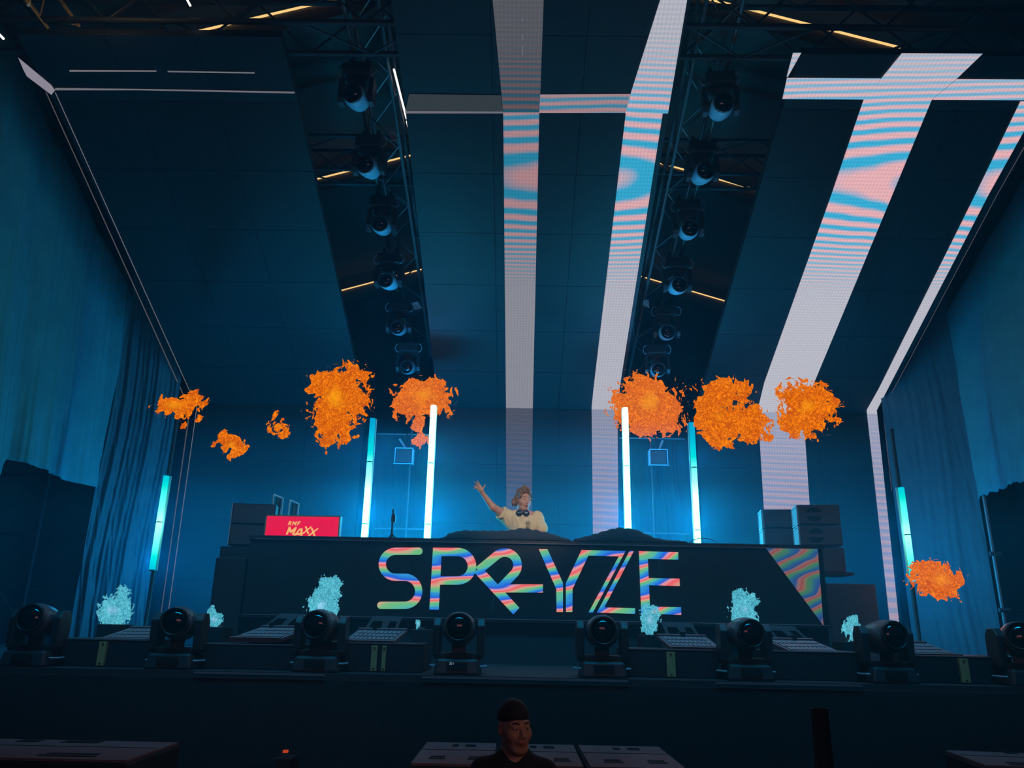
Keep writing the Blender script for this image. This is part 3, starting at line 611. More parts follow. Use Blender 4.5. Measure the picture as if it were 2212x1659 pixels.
def strobe(px, py, lab, m, rz, sk, Y=7.2, bracket=True):
    p = aY(px, py, Y); t = thing('strobe_light', lab, 'stage light', p, rz)
    R_ = Euler((math.radians(26), 0, 0)).to_matrix(); W, D = 0.44, 0.24
    q = lambda x, y, z: R_@Vector((x+sk*y, y, z))
    MB().add([q(sx*W/2, sy*D/2, z) for z in (-0.03, 0) for sx, sy in ((-1, -1), (1, -1), (1, 1), (-1, 1))], [(3, 2, 1, 0), (4, 5, 6, 7), (0, 1, 5, 4), (1, 2, 6, 5), (2, 3, 7, 6), (3, 0, 4, 7)]).build('lamp_tray', 'strobe', t)
    for sy in (-1, 1): MB().add([q(sx*W/2, sy*(D/2-0.008)+y, z) for z in (0, 0.014) for sx, y in ((-1, -.008), (1, -.008), (1, .008), (-1, .008))], [(3, 2, 1, 0), (4, 5, 6, 7), (0, 1, 5, 4), (1, 2, 6, 5), (2, 3, 7, 6), (3, 0, 4, 7)]).build('tray_rim', 'strobe', t)
    for i in range(10):
        for j in range(3):
            cx, cy = (i-4.5)*0.038, (j-1)*0.058
            if i == j == 0:
                first = MB().add([q(sx*.014, sy*.02, z) for z in (0, .006) for sx, sy in ((-1, -1), (1, -1), (1, 1), (-1, 1))], [(3, 2, 1, 0), (4, 5, 6, 7), (0, 1, 5, 4), (1, 2, 6, 5), (2, 3, 7, 6), (3, 0, 4, 7)]).build('led_cell', 'led', t); o = first
            else: o = first.copy(); C.objects.link(o)
            o.location = q(cx, cy, 0.001)
    if bracket:
        y = 0.17; z0, z1 = 0.03, 0.17
        lean = sk*0.35
        f = lambda x, z: (x+lean*(z-z0)/0.14*0.5, y, z)
        MB().prism([f(-.14, z1-.045), f(.14, z1-.045), f(.14, z1), f(-.14, z1)], (0, .012, 0)).build('bracket_top', 'strobe', t)
        MB().prism([f(-.16, z0-.03), f(-.13, z0-.03), f(-.11, z1-.045), f(-.14, z1-.045)], (0, .012, 0)).build('bracket_leg', 'strobe', t)
        MB().prism([f(.13, z0-.03), f(.16, z0-.03), f(.14, z1-.045), f(.11, z1-.045)], (0, .012, 0)).build('bracket_leg', 'strobe', t)
        MB().prism([f(.01, z0-.03), f(.05, z0-.03), f(.045, z1-.045), f(-.02, z1-.045)], (0, .012, 0)).build('bracket_web', 'strobe', t)
        MB().cyl((-.03, y-.05, z0-.02), (-.03, y-.05, z0+.055), 0.035, 14).build('lamp_socket', 'ring', t)
    MB().box((0, 0.05, -0.06), (0.36, 0.12, 0.06)).build('foot', 'plastic', t)
    return t
for a in ((300, 1369, 'flat strobe light on the leftmost case', 'strobe', 0.1, 0.9, 7.25, False), (585, 1367, 'strobe light with raised bracket leaning right, left of the third flame', 'strobe', 0, 0.9), (812, 1373, 'strobe light with raised bracket below the letter S', 'strobe', 0, 0.4),
          (1488, 1387, 'strobe light with raised bracket below the letter E', 'strobe', 0, -0.4), (1733, 1395, 'strobe light with raised bracket right of the sixth moving head', 'strobe', 0, -0.8), (1984, 1401, 'flat orange lit strobe light on the rightmost case', 'strobe', 0, -0.9, 7.25, False)):
    strobe(a[0], a[1], a[2], a[3], a[4], a[5], *(a[6:] if len(a) > 6 else ()))
for px, y0, y1, wpx, lab in ((233, 1348, 1380, 50, 'black flame jet box on the leftmost case'), (463, 1354, 1390, 40, 'black flame jet box on the second case'), (908, 1359, 1388, 42, 'black flame jet box next to the case with two yellow posts'), (1408, 1371, 1403, 44, 'black flame jet box below the letter E'), (1842, 1386, 1408, 40, 'black flame jet box right of the seventh blue flame base'), (697, 1352, 1390, 46, 'black flame jet box hidden behind the third moving head'), (1606, 1368, 1405, 46, 'black flame jet box hidden behind the sixth moving head')):
    a, b = aY(px-wpx/2, y0, 7.5), aY(px+wpx/2, y0, 7.5); h = a[2]-SZ
    t = thing('flame_jet', lab, 'flame machine', ((a[0]+b[0])/2, 7.5+.13, SZ)); MB().box((0, 0.02, h/2), (b[0]-a[0], 0.26, h)).build('body', 'case', t, bevel=0.005)
    MB().cyl((0, 0.02, h), (0, 0.02, h+0.02), 0.03, 12).build('nozzle', 'truss', t)
# ================================================================ DJ RISER, BOOTH SCREEN, LETTERS
Yb = 8.8
bl_, br_ = aY(540, 1170, Yb)[0], aY(1776, 1178, Yb)[0]; zt, zb = 3.0, aY(1160, 1341, Yb)[2]
t = thing('dj_booth', 'wide black performer booth with an LED front spelling bright letters', 'booth', ((bl_+br_)/2, Yb, SZ)); B = t; W = br_-bl_
bo = Vector(t.location)
npn = 7; pw = W/npn; H = zt-zb-0.03; first = None
for i in range(npn):
    if first is None: o = first = MB().box((0, 0, 0), (pw-0.004, 0.05, H)).build('screen_panel', 'screen', t)
    else: o = first.copy(); C.objects.link(o)
    o.location = (bl_+pw*(i+.5)-bo.x, 0.03, (zb+zt)/2-bo.z)
MB().box((0, 0.02, zt-SZ+0.0), (W+0.02, 0.09, 0.035)).build('top_rail', 'frame', t); MB().box((0, 0.02, zb-SZ-0.005), (W+0.02, 0.09, 0.03)).build('bottom_rail', 'frame', t)
MB().box((0, 0.375, (zt-SZ)+0.02), (W, 0.61, 0.03)).build('table_top', 'case', t); MB().box((-W/2+.95, 0.88, (zt-SZ)+0.02), (1.9, 0.40, 0.03)).build('side_shelf', 'case', t)
MB().box((0, 0.10, (zb-SZ)/2+0.03), (W, 0.05, zb-SZ+0.06)).build('lower_skirt', 'black', t)
for x in (-W/2+.02, W/2-.02): MB().box((x, 0.38, (zt-SZ)/2), (0.04, 0.58, zt-SZ)).build('side_panel', 'case', t)
MB().box((0, -.03, zt-SZ-.015), (W*0.98, .006, .006)).build('edge_strip', 'alu', t); MB().box((0, -.03, zb-SZ+.01), (W*0.995, .006, .008)).build('edge_strip', 'alu', t)
def P3(poly, ox, oy, sc, lift=0.0): return [aY(ox+x/sc, oy+y/sc, Yb-lift) for x, y in poly]
def stroke(path, wd, cap0=False, cap1=False):
    """outline of a stroke of width wd along path"""
    pts = [np.array(p, float) for p in path]; L = []; R = []
    for i, p in enumerate(pts):
        d0 = nz(p-pts[i-1]) if i else nz(pts[1]-p); d1 = nz(pts[i+1]-p) if i < len(pts)-1 else d0
        n0 = np.array([d0[1], -d0[0]]); n1 = np.array([d1[1], -d1[0]]); n = nz(n0+n1); m_ = wd/2/max(0.5, np.dot(n, n0)); L.append(p+n*m_); R.append(p-n*m_)
    out = []
    def cap(p, d): return [p+wd/2*(d*math.cos(a)+np.array([d[1], -d[0]])*math.sin(a)) for a in np.linspace(PI/2, -PI/2, 9)[1:-1]]
    out += L
    if cap1: out += cap(pts[-1], nz(pts[-1]-pts[-2]))
    out += R[::-1]
    if cap0: out += [p for p in cap(pts[0], nz(pts[0]-pts[1]))]
    return out
def arc(cx, cy, r, a0, a1, n=14, ry=None): return [(cx+r*math.cos(math.radians(a)), cy+(ry or r)*math.sin(math.radians(a))) for a in np.linspace(a0, a1, n)]
def strips(path, wd, cap0=False, cap1=False):
    """quads along a curved stroke (keeps concave outlines valid)"""
    o = stroke(path, wd); n = len(path); q = [[o[i], o[i+1], o[2*n-2-i], o[2*n-1-i]] for i in range(n-1)]
    pts = [np.array(p, float) for p in path]
    for fl_, p, d in ((cap0, pts[0], nz(pts[0]-pts[1])), (cap1, pts[-1], nz(pts[-1]-pts[-2]))):
        if fl_: q.append([p+wd/2*(d*math.cos(a)+np.array([d[1], -d[0]])*math.sin(a)) for a in np.linspace(PI/2, -PI/2, 11)])
    return q
A3 = (800, 1160, 6.144); A4 = (1140, 1160, 6.144)
def letter(polys, fr, m='rainbow', lift=0.012, name='letter', label=None):
    ps = [P3(p, *fr, lift) for p in polys]
    o = flatmesh(name, ps, m, B, lambda q: (q[0], q[2])); o.location = -bo
    if label: o['label'] = label
letter(strips([(645, 188), (330, 190)]+arc(330, 362, 172, -90, -270)[1:]+[(455, 535)]+arc(455, 720, 187, -90, 90)[1:]+[(138, 907)], 96, True, True), A3, label='rainbow letter S')
letter([[(832, 142), (950, 142), (908, 966), (783, 964)]]+strips([(940, 199), (1160, 199)]+arc(1160, 388, 189, -90, 90)[1:]+[(912, 577)], 112), A3, label='rainbow letter P')
letter(strips([(1432, 447), (1665, 255)]+arc(1786, 374, 168, -135, 38)[1:]+[(1712, 690)], 113), A3, label='rainbow loop of letter R', lift=0.0122)
letter([[(1400, 440), (1530, 455), (1979, 940), (1898, 1028), (1388, 482)]], A3, label='rainbow diagonal of letter R', lift=0.0125)
letter([[(1700, 628), (2290, 628), (2290, 738), (1640, 736), (1650, 700)]], A3, label='rainbow crossbar of letter R', lift=0.0128)
letter([[(145, 160), (262, 162), (468, 610), (468, 640), (378, 690)], [(378, 690), (468, 640), (468, 995), (383, 995)]], A4, label='rainbow left half of letter Y')
letter([[(715, 172), (805, 247), (595, 690), (505, 615)], [(505, 615), (595, 690), (592, 995), (507, 995)]], A4, label='rainbow right half of letter Y')
letter([[(715, 172), (1298, 187), (1208, 258), (805, 246)], [(1298, 187), (865, 1002), (808, 1000), (1208, 258)]], A4, label='rainbow upper stroke of letter Z')
letter([[(1352, 185), (1408, 187), (1015, 935), (918, 1003)], [(1015, 935), (1425, 945), (1425, 1020), (918, 1003)]], A4, label='rainbow lower stroke of letter Z')
letter([[(1475, 188), (1590, 191), (1622, 925), (1505, 1010)], [(1590, 191), (1997, 200), (1998, 300), (1594, 290)], [(1606, 545), (2015, 552), (2018, 650), (1610, 640)], [(1622, 925), (2035, 932), (2038, 1035), (1505, 1010)]], A4, label='rainbow letter E')
letter([[(1650, 1178), (1766, 1180), (1779, 1352)]], (0, 0, 1), 'rainbow_dim', name='corner_graphic', label='striped rainbow triangle at the right end')
# side wing left of the booth
a = aY(470, 1205, 8.95); b = aY(536, 1205, 8.95)
tag(MB().box(((a[0]+b[0])/2, 9.2, (SZ+a[2])/2), (b[0]-a[0], 0.6, a[2]-SZ)).build('road_case', 'case', bevel=0.01), 'black road case standing left of the booth', 'case')
tag(MB().box((0.15, 10.3, SZ+0.12), (6.2, 1.4, 0.24)).build('riser', 'case'), 'low black riser platform behind the booth', 'platform')
def mound(pts, Y, dep, m, label, seed, zbase):
    """black cloth thrown over gear: height profile across, rounded in depth"""
    xs = [aY(px, py, Y)[0] for px, py in pts]; zs = [aY(px, py, Y)[2] for px, py in pts]; nu, nv = 70, 18; r = np.random.default_rng(seed); ph = r.random(6)*6
    P = np.zeros((nu, nv, 3))
    for i in range(nu):
        x = xs[0]+(xs[-1]-xs[0])*i/(nu-1); z = np.interp(x, xs, zs)
        for j in range(nv):
            v = j/(nv-1); k = math.sin(v*PI)**0.55 if 0 < v < 1 else 0
            P[i, j] = (x, Y-dep/2+dep*v, zbase+(z-zbase)*k+0.006*math.sin(x*60+v*9+ph[0])*k)
    return grid_cloth('gear_cover', P, m, label, 'cloth', thick=0.006)
tz = zt+0.036
mound([(955, 1168), (972, 1152), (1000, 1146), (1060, 1147), (1090, 1147), (1110, 1144), (1130, 1141), (1155, 1145), (1185, 1152), (1210, 1160), (1230, 1168)], 9.1, 0.5, 'black', 'black cloth covering the mixing gear in front of the performer', 1, tz)
mound([(1240, 1166), (1275, 1157), (1310, 1146), (1335, 1140), (1370, 1143), (1395, 1155), (1412, 1163), (1440, 1168), (1475, 1170)], 9.1, 0.5, 'black', 'black cloth heap on the table right of the performer', 2, tz)
# mic stand
p = aY(846, 1158, 9.4); t = thing('microphone_stand', 'small black tripod stand on the table between two light tubes', 'stand', (p[0], 9.4, tz))
hh = aY(847, 1100, 9.4)[2]-tz
MB().cyl((0, 0, .06), (0, 0, hh), .012, 8).build('pole', 'plastic', t); MB().box((0.01, 0, hh*.72), (.05, .04, .09)).build('clamp', 'plastic', t)
for a_ in (0, 2.1, 4.2): MB().cyl((0, 0, .1), (.09*math.cos(a_), .09*math.sin(a_), 0.005), .008, 6).build('leg', 'plastic', t)
b = MB(); b.tube([Vector(aY(x, y, 9.25)) for x, y in ((1489, 1172), (1496, 1167), (1510, 1163), (1525, 1163), (1540, 1167), (1548, 1172))], 0.006, 6); tag(b.build('cable', 'plastic'), 'thin black cable arching over the base of the right tube', 'cable')
# ================================================================ RED SIGN
p0, p1 = aY(575, 1112, 9.35), aY(736, 1113, 9.35); W = p1[0]-p0[0]; zt_ = p0[2]; Hs = 0.46
S = thing('light_box_sign', 'red illuminated light box sign with cream lettering on the table', 'sign', ((p0[0]+p1[0])/2, 9.35, zt_-Hs))
S.location.z = zt_-Hs
MB().box((0, 0.055, Hs/2), (W, 0.10, Hs)).build('box_frame', 'white', S)
MB().box((0, 0, Hs/2), (W-0.03, 0.012, Hs-0.03)).build('red_face', 'signred', S)
for c_, d_ in (((0, 0, Hs-.0075), (W, .02, .015)), ((0, 0, .0075), (W, .02, .015)), ((-W/2+.0075, 0, Hs/2), (.015, .02, Hs)), ((W/2-.0075, 0, Hs/2), (.015, .02, Hs))):
    MB().box(c_, d_).build('trim', 'tape', S)
MB().box((0, 0.06, -(S.location.z-tz)/2), (W*0.9, 0.08, max(0.01, S.location.z-tz))).build('foot', 'case', S) if S.location.z > tz else None
GL = {'R': [((.12, 0), (.12, 1)), ((.12, .9), (.6, .9)), ((.6, .9), (.8, .72)), ((.8, .72), (.6, .5)), ((.6, .5), (.12, .5)), ((.48, .48), (.85, 0))], 'M': [((.12, 0), (.12, 1)), ((.12, 1), (.5, .35)), ((.5, .35), (.88, 1)), ((.88, 1), (.88, 0))],
      'F': [((.12, 0), (.12, 1)), ((.12, .9), (.85, .9)), ((.12, .5), (.72, .5))], 'A': [((.05, 0), (.45, 1)), ((.45, 1), (.62, 1)), ((.62, 1), (.95, 0)), ((.25, .28), (.8, .28))], 'X': [((.02, 0), (.98, 1)), ((.02, 1), (.98, 0))]}
def text(ch, x, z, h, wd, par, wt):
    """one slanted sign letter from flat strokes, height h and width wd in metres"""
    b = MB()
    for a, c in GL[ch]:
        P = [np.array([p[0]*wd+p[1]*h*0.28, p[1]*h]) for p in (a, c)]; d = nz(P[1]-P[0]); n = np.array([-d[1], d[0]])*wt*h/2; e = d*wt*h*0.25
        q = [P[0]-e+n, P[1]+e+n, P[1]+e-n, P[0]-e-n]; q = [(x+v[0], -0.007, min(max(z+v[1], z), z+h)) for v in q]; b.prism(q, (0, -0.006, 0))
    b.build('lettering', 'signtext', par)
def sx(px): return aY(px, 1140, 9.35)[0]-S.location[0]
def sz(py, px=650): return aY(px, py, 9.35)[2]-S.location[2]
def put(ch, px0, px1, py0, py1, wt):
    x = sx(px0); z = sz(py1); text(ch, x, z, sz(py0)-z, sx(px1)-x, S, wt)
put('R', 621.5, 628, 1126.5, 1135.5, .2); put('M', 630, 638.5, 1126.5, 1135.5, .2); put('F', 641, 647, 1126.5, 1135.5, .2)
put('M', 619.5, 637, 1139, 1155.5, .27); put('A', 637, 654, 1141.5, 1158.5, .26); put('X', 656, 668, 1137, 1153.5, .26); put('X', 669, 682, 1140.5, 1158.5, .26)
# ================================================================ SPEAKERS
def speaker(c, d, lab, ports=True, m='spk', rz=0.0):
    t = thing('loudspeaker', lab, 'speaker', (c[0], c[1], c[2]-d[2]/2), rz)
    MB().box((0, 0, d[2]/2), d).build('cabinet', m, t, bevel=0.008)
    MB().box((0, -d[1]/2-0.004, d[2]/2), (d[0]*0.94, 0.012, d[2]*0.9)).build('grille', 'spk', t)
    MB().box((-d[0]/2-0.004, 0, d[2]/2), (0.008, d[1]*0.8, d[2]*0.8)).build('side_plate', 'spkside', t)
    for sy in (-1, 1): MB().box((-d[0]/2-0.007, sy*d[1]*0.45, d[2]/2), (0.014, 0.012, d[2]*0.96)).build('corner_rail', 'white', t)
    for sy in (0.03, .97): MB().box((-d[0]/2-0.007, 0, d[2]*sy), (0.014, d[1]*0.9, 0.012)).build('corner_rail', 'white', t)
    if ports:
        for s in (1, -1):
            n = 10; pts = [(0.09*math.cos(a)-d[0]*0.12, -d[1]/2-0.010, d[2]/2+s*0.025+s*0.062*math.sin(a)) for a in np.linspace(0, PI, n)]
            MB().prism(pts, (0, -0.006, 0)).build('port', 'hole', t)
    return t
zA = aY(1750, 1192, 9.9)[2]
pL, pR = aY(1736, 1100, 9.65)[0], aY(1812, 1100, 9.65)[0]; hS = (aY(1740, 1087, 9.65)[2]-aY(1740, 1178, 9.65)[2])/2
zS = aY(1740, 1178, 9.65)[2]
for i, lab in ((0, 'lower front loudspeaker of the right stack, dark face with two round slots'), (1, 'upper front loudspeaker of the right stack, dark face with two round slots')):
    speaker(((pL+pR)/2+0.02, 9.9, zS+hS*(i+.5)), (0.50, 0.42, hS-0.015), lab, rz=-0.18)
for i, lab in ((0, 'lower rear loudspeaker of the right stack, cyan lit side'), (1, 'upper rear loudspeaker of the right stack, cyan lit side')):
    speaker(((pL+pR)/2-0.16, 10.75, zS+0.06+hS*(i+.5)), (0.5, 0.42, hS-0.015), lab, False, rz=-0.18)
q0, q1 = aY(1768, 1182, 9.3), aY(1815, 1215, 9.3)
speaker((3.83, 9.9, zS-0.17), (0.44, 0.42, 0.30), 'dark speaker cabinet just below the upper right stack', False, rz=-.1)
speaker((3.97, 9.75, SZ+0.48), (0.62, 0.5, 0.95), 'large dark speaker cabinet on the stage right of the booth', True)
MB_ = tag(MB().box((3.90, 9.9, zS-0.33), (0.44, 0.44, 0.035)).build('shelf_plate', 'darktruss'), 'dark steel plate between the cabinets right of the booth', 'plate')
hq = 0.26
for i in range(2):
    speaker((-3.30, 9.75, tz-0.06+hq*(i+.5)), (0.52, 0.42, hq-.01), f'{"lower" if i == 0 else "upper"} dark loudspeaker of the left stack behind the red sign', False, 'case', rz=0.15)
tag(MB().box((-3.30, 9.8, (SZ+tz-0.07)/2), (0.62, 0.6, tz-SZ-0.08)).build('speaker_plinth', 'case'), 'dark plinth under the left loudspeakers', 'plinth')
def open_frame(x0, x1, y0, y1, Y, lab):
    a, b = aY(x0, y0, Y), aY(x1, y0, Y+0.12); z0 = tz; t = thing('metal_frame', lab, 'frame', (a[0], Y, z0)); h = a[2]-z0; w_ = b[0]-a[0]
    for nm, p_, q_ in (('post', (0, 0, 0), (0, 0, h)), ('post', (w_, .12, 0), (w_, .12, h-.03)), ('top_bar', (0, 0, h), (w_, .12, h-.03))): MB().cyl(p_, q_, .011, 8).build(nm, 'white', t)
    MB().box((w_/2, 0.09, h/2-.01), (w_-.02, .02, h-.05), (0, 0, math.atan2(.12, w_))).build('inner_plate', 'case', t)
open_frame(591, 612, 1068, 1112, 9.7, 'taller cyan edged open frame behind the red sign'); open_frame(626, 646, 1080, 1112, 9.75, 'shorter cyan edged open frame behind the red sign')
# ================================================================ PIT: subwoofers, cannon, lamp
first = None
def sub_top(label, x0, x1, y0=5.42, y1=6.38, z=1.25, rz=0.0):
    cx, cy = (x0+x1)/2, (y0+y1)/2; t = thing('subwoofer', label, 'speaker', (cx, cy, 0), rz, 'subwoofers in the pit'); w_, d_ = x1-x0-0.012, y1-y0
    MB().box((0, 0, z/2-.01), (w_, d_, z-.02)).build('cabinet', 'wood', t, bevel=0.01)
    MB().box((0, 0, z-.008), (w_-.02, d_-.02, .016)).build('top_board', 'sub', t)
    for gx, gy, gw in ((-.18, -.28, .17), (-.18, -.20, .15), (.22, -.28, .17), (.22, -.20, .15), (-.05, .28, .07), (.12, .28, .12), (-.05, .34, .07), (.12, .34, .12)):
        MB().box((gx*w_/.85, gy, z+.001), (gw*w_/.85, .045, .004)).build('slot', 'hole', t)
    MB().box((0, 0.1, z+.001), (w_*.96, .006, .004)).build('seam', 'hole', t)
    return t
xs = [aZ(879, 1652, 1.25)[0], aZ(1070, 1652, 1.25)[0], aZ(1264, 1652, 1.25)[0], aZ(1461, 1640, 1.25)[0]]
sub_top('subwoofer top left of the man in the cap', xs[0], xs[1]); sub_top('subwoofer directly behind the right shoulder of the man in the cap', xs[1]+.005, xs[2]); sub_top('rightmost of the three pit subwoofers by the man', xs[2]+.01, xs[3], rz=0.01)
sub_top('dim subwoofer at the bottom left corner', -4.3, -2.42, 5.3, 6.1); sub_top('brownish subwoofer at the bottom right corner', 3.25, 4.3, 5.75, 6.45, rz=-0.12)
p = aY(1769, 1530, 5.0)
t = thing('confetti_cannon', 'dark open tube cannon standing in the pit at the right', 'cannon', (p[0], 5.0, 0)); h = p[2]
MB().lathe([(0.052, 0), (0.052, h), (0.046, h), (0.046, 0.1)], (0, 0, 0), Matrix.Identity(3), 24, False).build('barrel', 'case', t, smooth=False)
MB().box((0, 0, 0.03), (0.4, 0.4, 0.06)).build('base', 'case', t)
p = aY(617, 1623, 6.3); tag(MB().box(p, (0.035, 0.03, 0.018)).build('warning_lamp', 'redlamp'), 'tiny red lamp glowing in the dark pit at the left', 'lamp')
tag(MB().box((p[0], 6.36, p[2]/2-.02), (0.12, 0.2, p[2]-.05)).build('pit_case', 'case'), 'black case in the pit under the tiny red lamp', 'case')
# ================================================================ DISTANCE-FIELD SURFACES (people, fire)
def surface_nets(F, h, org):
    nx, ny, nz_ = F.shape; cx, cy, cz = nx-1, ny-1, nz_-1
    acc = np.zeros((cx, cy, cz, 3), np.float32); cnt = np.zeros((cx, cy, cz), np.float32); dims = (cx, cy, cz)
    for ax in range(3):
        o1, o2 = [a for a in range(3) if a != ax]
        for i in (0, 1):
            for j in (0, 1):
                off = [0, 0, 0]; off[o1] = i; off[o2] = j
                s0_ = tuple(slice(off[a], off[a]+dims[a]) for a in range(3)); off[ax] = 1
                s1_ = tuple(slice(off[a], off[a]+dims[a]) for a in range(3))
                f0, f1 = F[s0_], F[s1_]; cr = (f0 < 0) != (f1 < 0); t_ = np.where(cr, f0/np.where(cr, f0-f1, 1), 0)
                cnt += cr; acc[..., ax] += t_; acc[..., o1] += cr*i; acc[..., o2] += cr*j
    act = cnt > 0; idx = -np.ones(dims, np.int64); idx[act] = np.arange(act.sum())
    c = np.argwhere(act); V = (c+acc[act]/cnt[act][:, None])*h+np.array(org)
    Q = []
    for ax in range(3):
        o1, o2 = (ax+1) % 3, (ax+2) % 3
        s0_ = [slice(1, dims[a]) for a in range(3)]; s1_ = [slice(1, dims[a]) for a in range(3)]
        s0_[ax] = slice(0, dims[ax]); s1_[ax] = slice(1, dims[ax]+1)
        a0, a1 = F[tuple(s0_)] < 0, F[tuple(s1_)] < 0
        for flip, msk in ((False, a0 & ~a1), (True, ~a0 & a1)):
            g = np.argwhere(msk)
            if not len(g): continue
            for a in range(3):
                if a != ax: g[:, a] += 1
            def cell(d1, d2):
                q = g.copy(); q[:, o1] += d1; q[:, o2] += d2; return idx[q[:, 0], q[:, 1], q[:, 2]]
            q = np.stack([cell(-1, -1), cell(0, -1), cell(0, 0), cell(-1, 0)], 1)
            if flip: q = q[:, ::-1]
            Q.append(q[(q >= 0).all(1)])
    return V, np.concatenate(Q) if Q else np.zeros((0, 4), int)
def mesh_np(name, V, Q, m, parent=None, smooth=True):
    me = bpy.data.meshes.new(name); me.vertices.add(len(V)); me.vertices.foreach_set('co', V.astype(np.float32).ravel())
    me.loops.add(Q.size); me.loops.foreach_set('vertex_index', Q.astype(np.int32).ravel())
    me.polygons.add(len(Q)); me.polygons.foreach_set('loop_start', np.arange(0, Q.size, 4, dtype=np.int32)); me.polygons.foreach_set('loop_total', np.full(len(Q), 4, np.int32))
    me.update(calc_edges=True); me.validate()
    if smooth: me.polygons.foreach_set('use_smooth', np.ones(len(me.polygons), bool))
    me.materials.append(M[m]); o = bpy.data.objects.new(name, me); C.objects.link(o)
    if parent: o.parent = parent
    return o
LAT = rng.random((4, 32, 32, 32)).astype(np.float32)*2-1
def vnoise(X, Y, Z, seed=0):
    L = LAT[seed % 4]; ix, iy, iz = np.floor(X), np.floor(Y), np.floor(Z); fx, fy, fz = X-ix, Y-iy, Z-iz
    ix, iy, iz = ix.astype(np.int32), iy.astype(np.int32), iz.astype(np.int32); fx, fy, fz = [f*f*(3-2*f) for f in (fx, fy, fz)]
    r = 0
    for dx in (0, 1):
        for dy in (0, 1):
            for dz in (0, 1):
                r = r+L[(ix+dx) & 31, (iy+dy) & 31, (iz+dz) & 31]*(fx if dx else 1-fx)*(fy if dy else 1-fy)*(fz if dz else 1-fz)
    return r
class SDF:
    def __init__(s, lo, hi, h):
        s.h = h; s.lo = np.array(lo, float); n = np.ceil((np.array(hi)-s.lo)/h).astype(int)+1
        s.F = np.full(n, 1e3, np.float32); s.n = n
        s.ax = [s.lo[i]+np.arange(n[i])*h for i in range(3)]
    def _reg(s, lo, hi, pad):
        sl = []
        for i in range(3):
            a = max(0, int((lo[i]-pad-s.lo[i])/s.h)); b = min(s.n[i], int((hi[i]+pad-s.lo[i])/s.h)+2); sl.append(slice(a, max(a, b)))
        X, Y, Z = np.meshgrid(*[s.ax[i][sl[i]] for i in range(3)], indexing='ij', copy=False); return tuple(sl), X, Y, Z
    def put(s, sl, d, k, sub=False):
        a = s.F[sl]
        if a.size == 0: return
        if sub:
            b = -d; hh = np.maximum(k-np.abs(a-b), 0)/max(k, 1e-6); s.F[sl] = np.maximum(a, b)+hh*hh*k/4
        else:
            hh = np.maximum(k-np.abs(a-d), 0)/max(k, 1e-6); s.F[sl] = np.minimum(a, d)-hh*hh*k/4
    def cap(s, a, b, ra, rb=None, k=0.02, sub=False):
        rb = ra if rb is None else rb; a = np.array(a, float); b = np.array(b, float); R = max(ra, rb)
        sl, X, Y, Z = s._reg(np.minimum(a, b)-R, np.maximum(a, b)+R, k+0.03); d = b-a; L2 = float(d@d)+1e-12
        t_ = np.clip(((X-a[0])*d[0]+(Y-a[1])*d[1]+(Z-a[2])*d[2])/L2, 0, 1)
        q = np.sqrt((X-a[0]-t_*d[0])**2+(Y-a[1]-t_*d[1])**2+(Z-a[2]-t_*d[2])**2)-(ra+(rb-ra)*t_); s.put(sl, q, k, sub)
    def ell(s, c, r, k=0.02, R=None, sub=False):
        c = np.array(c, float); r = np.array(r, float); m_ = r.max()
        sl, X, Y, Z = s._reg(c-m_, c+m_, k+0.03); P = [X-c[0], Y-c[1], Z-c[2]]
        if R is not None: P = [R[0, i]*P[0]+R[1, i]*P[1]+R[2, i]*P[2] for i in range(3)]
        q = np.sqrt(sum((P[i]/r[i])**2 for i in range(3))); g = np.sqrt(sum((P[i]/r[i]**2)**2 for i in range(3)))+1e-6
        s.put(sl, q*(q-1)/g, k, sub)
    def mesh(s, name, m, parent=None):
        V, Q = surface_nets(s.F, s.h, s.lo); return mesh_np(name, V, Q, m, parent)
def yawm(yaw, pitch=0, roll=0): return np.array(Matrix.Rotation(yaw, 3, 'Z')@Matrix.Rotation(roll, 3, 'Y')@Matrix.Rotation(pitch, 3, 'X'))
def head(s, c, R, sc, k=0.014, neck=0.054):
    """human head; face towards local -Y, c = eye level centre"""
    T = lambda *p: c+R@(np.array(p)*sc)
    E_ = lambda p, r, kk=k, sub=False: s.ell(T(*p), np.array(r)*sc, kk*sc, R, sub)
    E_((0, .018, .035), (.074, .096, .088)); E_((0, -.012, -.02), (.066, .078, .075), .03); E_((0, -.028, -.068), (.046, .058, .050), .03); E_((0, -.066, -.104), (.022, .020, .017), .03)
    for x in (-1, 1):
        E_((x*.042, -.050, -.028), (.026, .030, .026), .03); E_((x*.078, .012, -.006), (.010, .020, .032), .006); E_((x*.081, .006, -.004), (.006, .011, .019), .004, True)
        s.cap(T(x*.012, -.083, .024), T(x*.050, -.066, .022), .011*sc, .009*sc, .014*sc); s.cap(T(x*.041, .0, -.06), T(x*.026, -.055, -.098), .017*sc, .016*sc, .03*sc)
    for x in (-1, 1): E_((x*.031, -.098, .002), (.016, .014, .0085), .010, True)
    for x in (-1, 1): s.cap(T(x*.018, -.0885, .0090), T(x*.044, -.0815, .0075), .0052*sc, .0045*sc, .004*sc); s.cap(T(x*.020, -.0875, -.0068), T(x*.042, -.0810, -.0055), .0044*sc, .004*sc, .006*sc)
    s.cap(T(0, -.084, .012), T(0, -.109, -.030), .008*sc, .0125*sc, .012*sc); 
    for x in (-1, 1): E_((x*.012, -.097, -.034), (.009, .010, .008), .008)
    E_((0, -.088, -.058), (.024, .014, .022), .02)
    E_((0, -.107, -.0665), (.019, .006, .0022), .004, True)
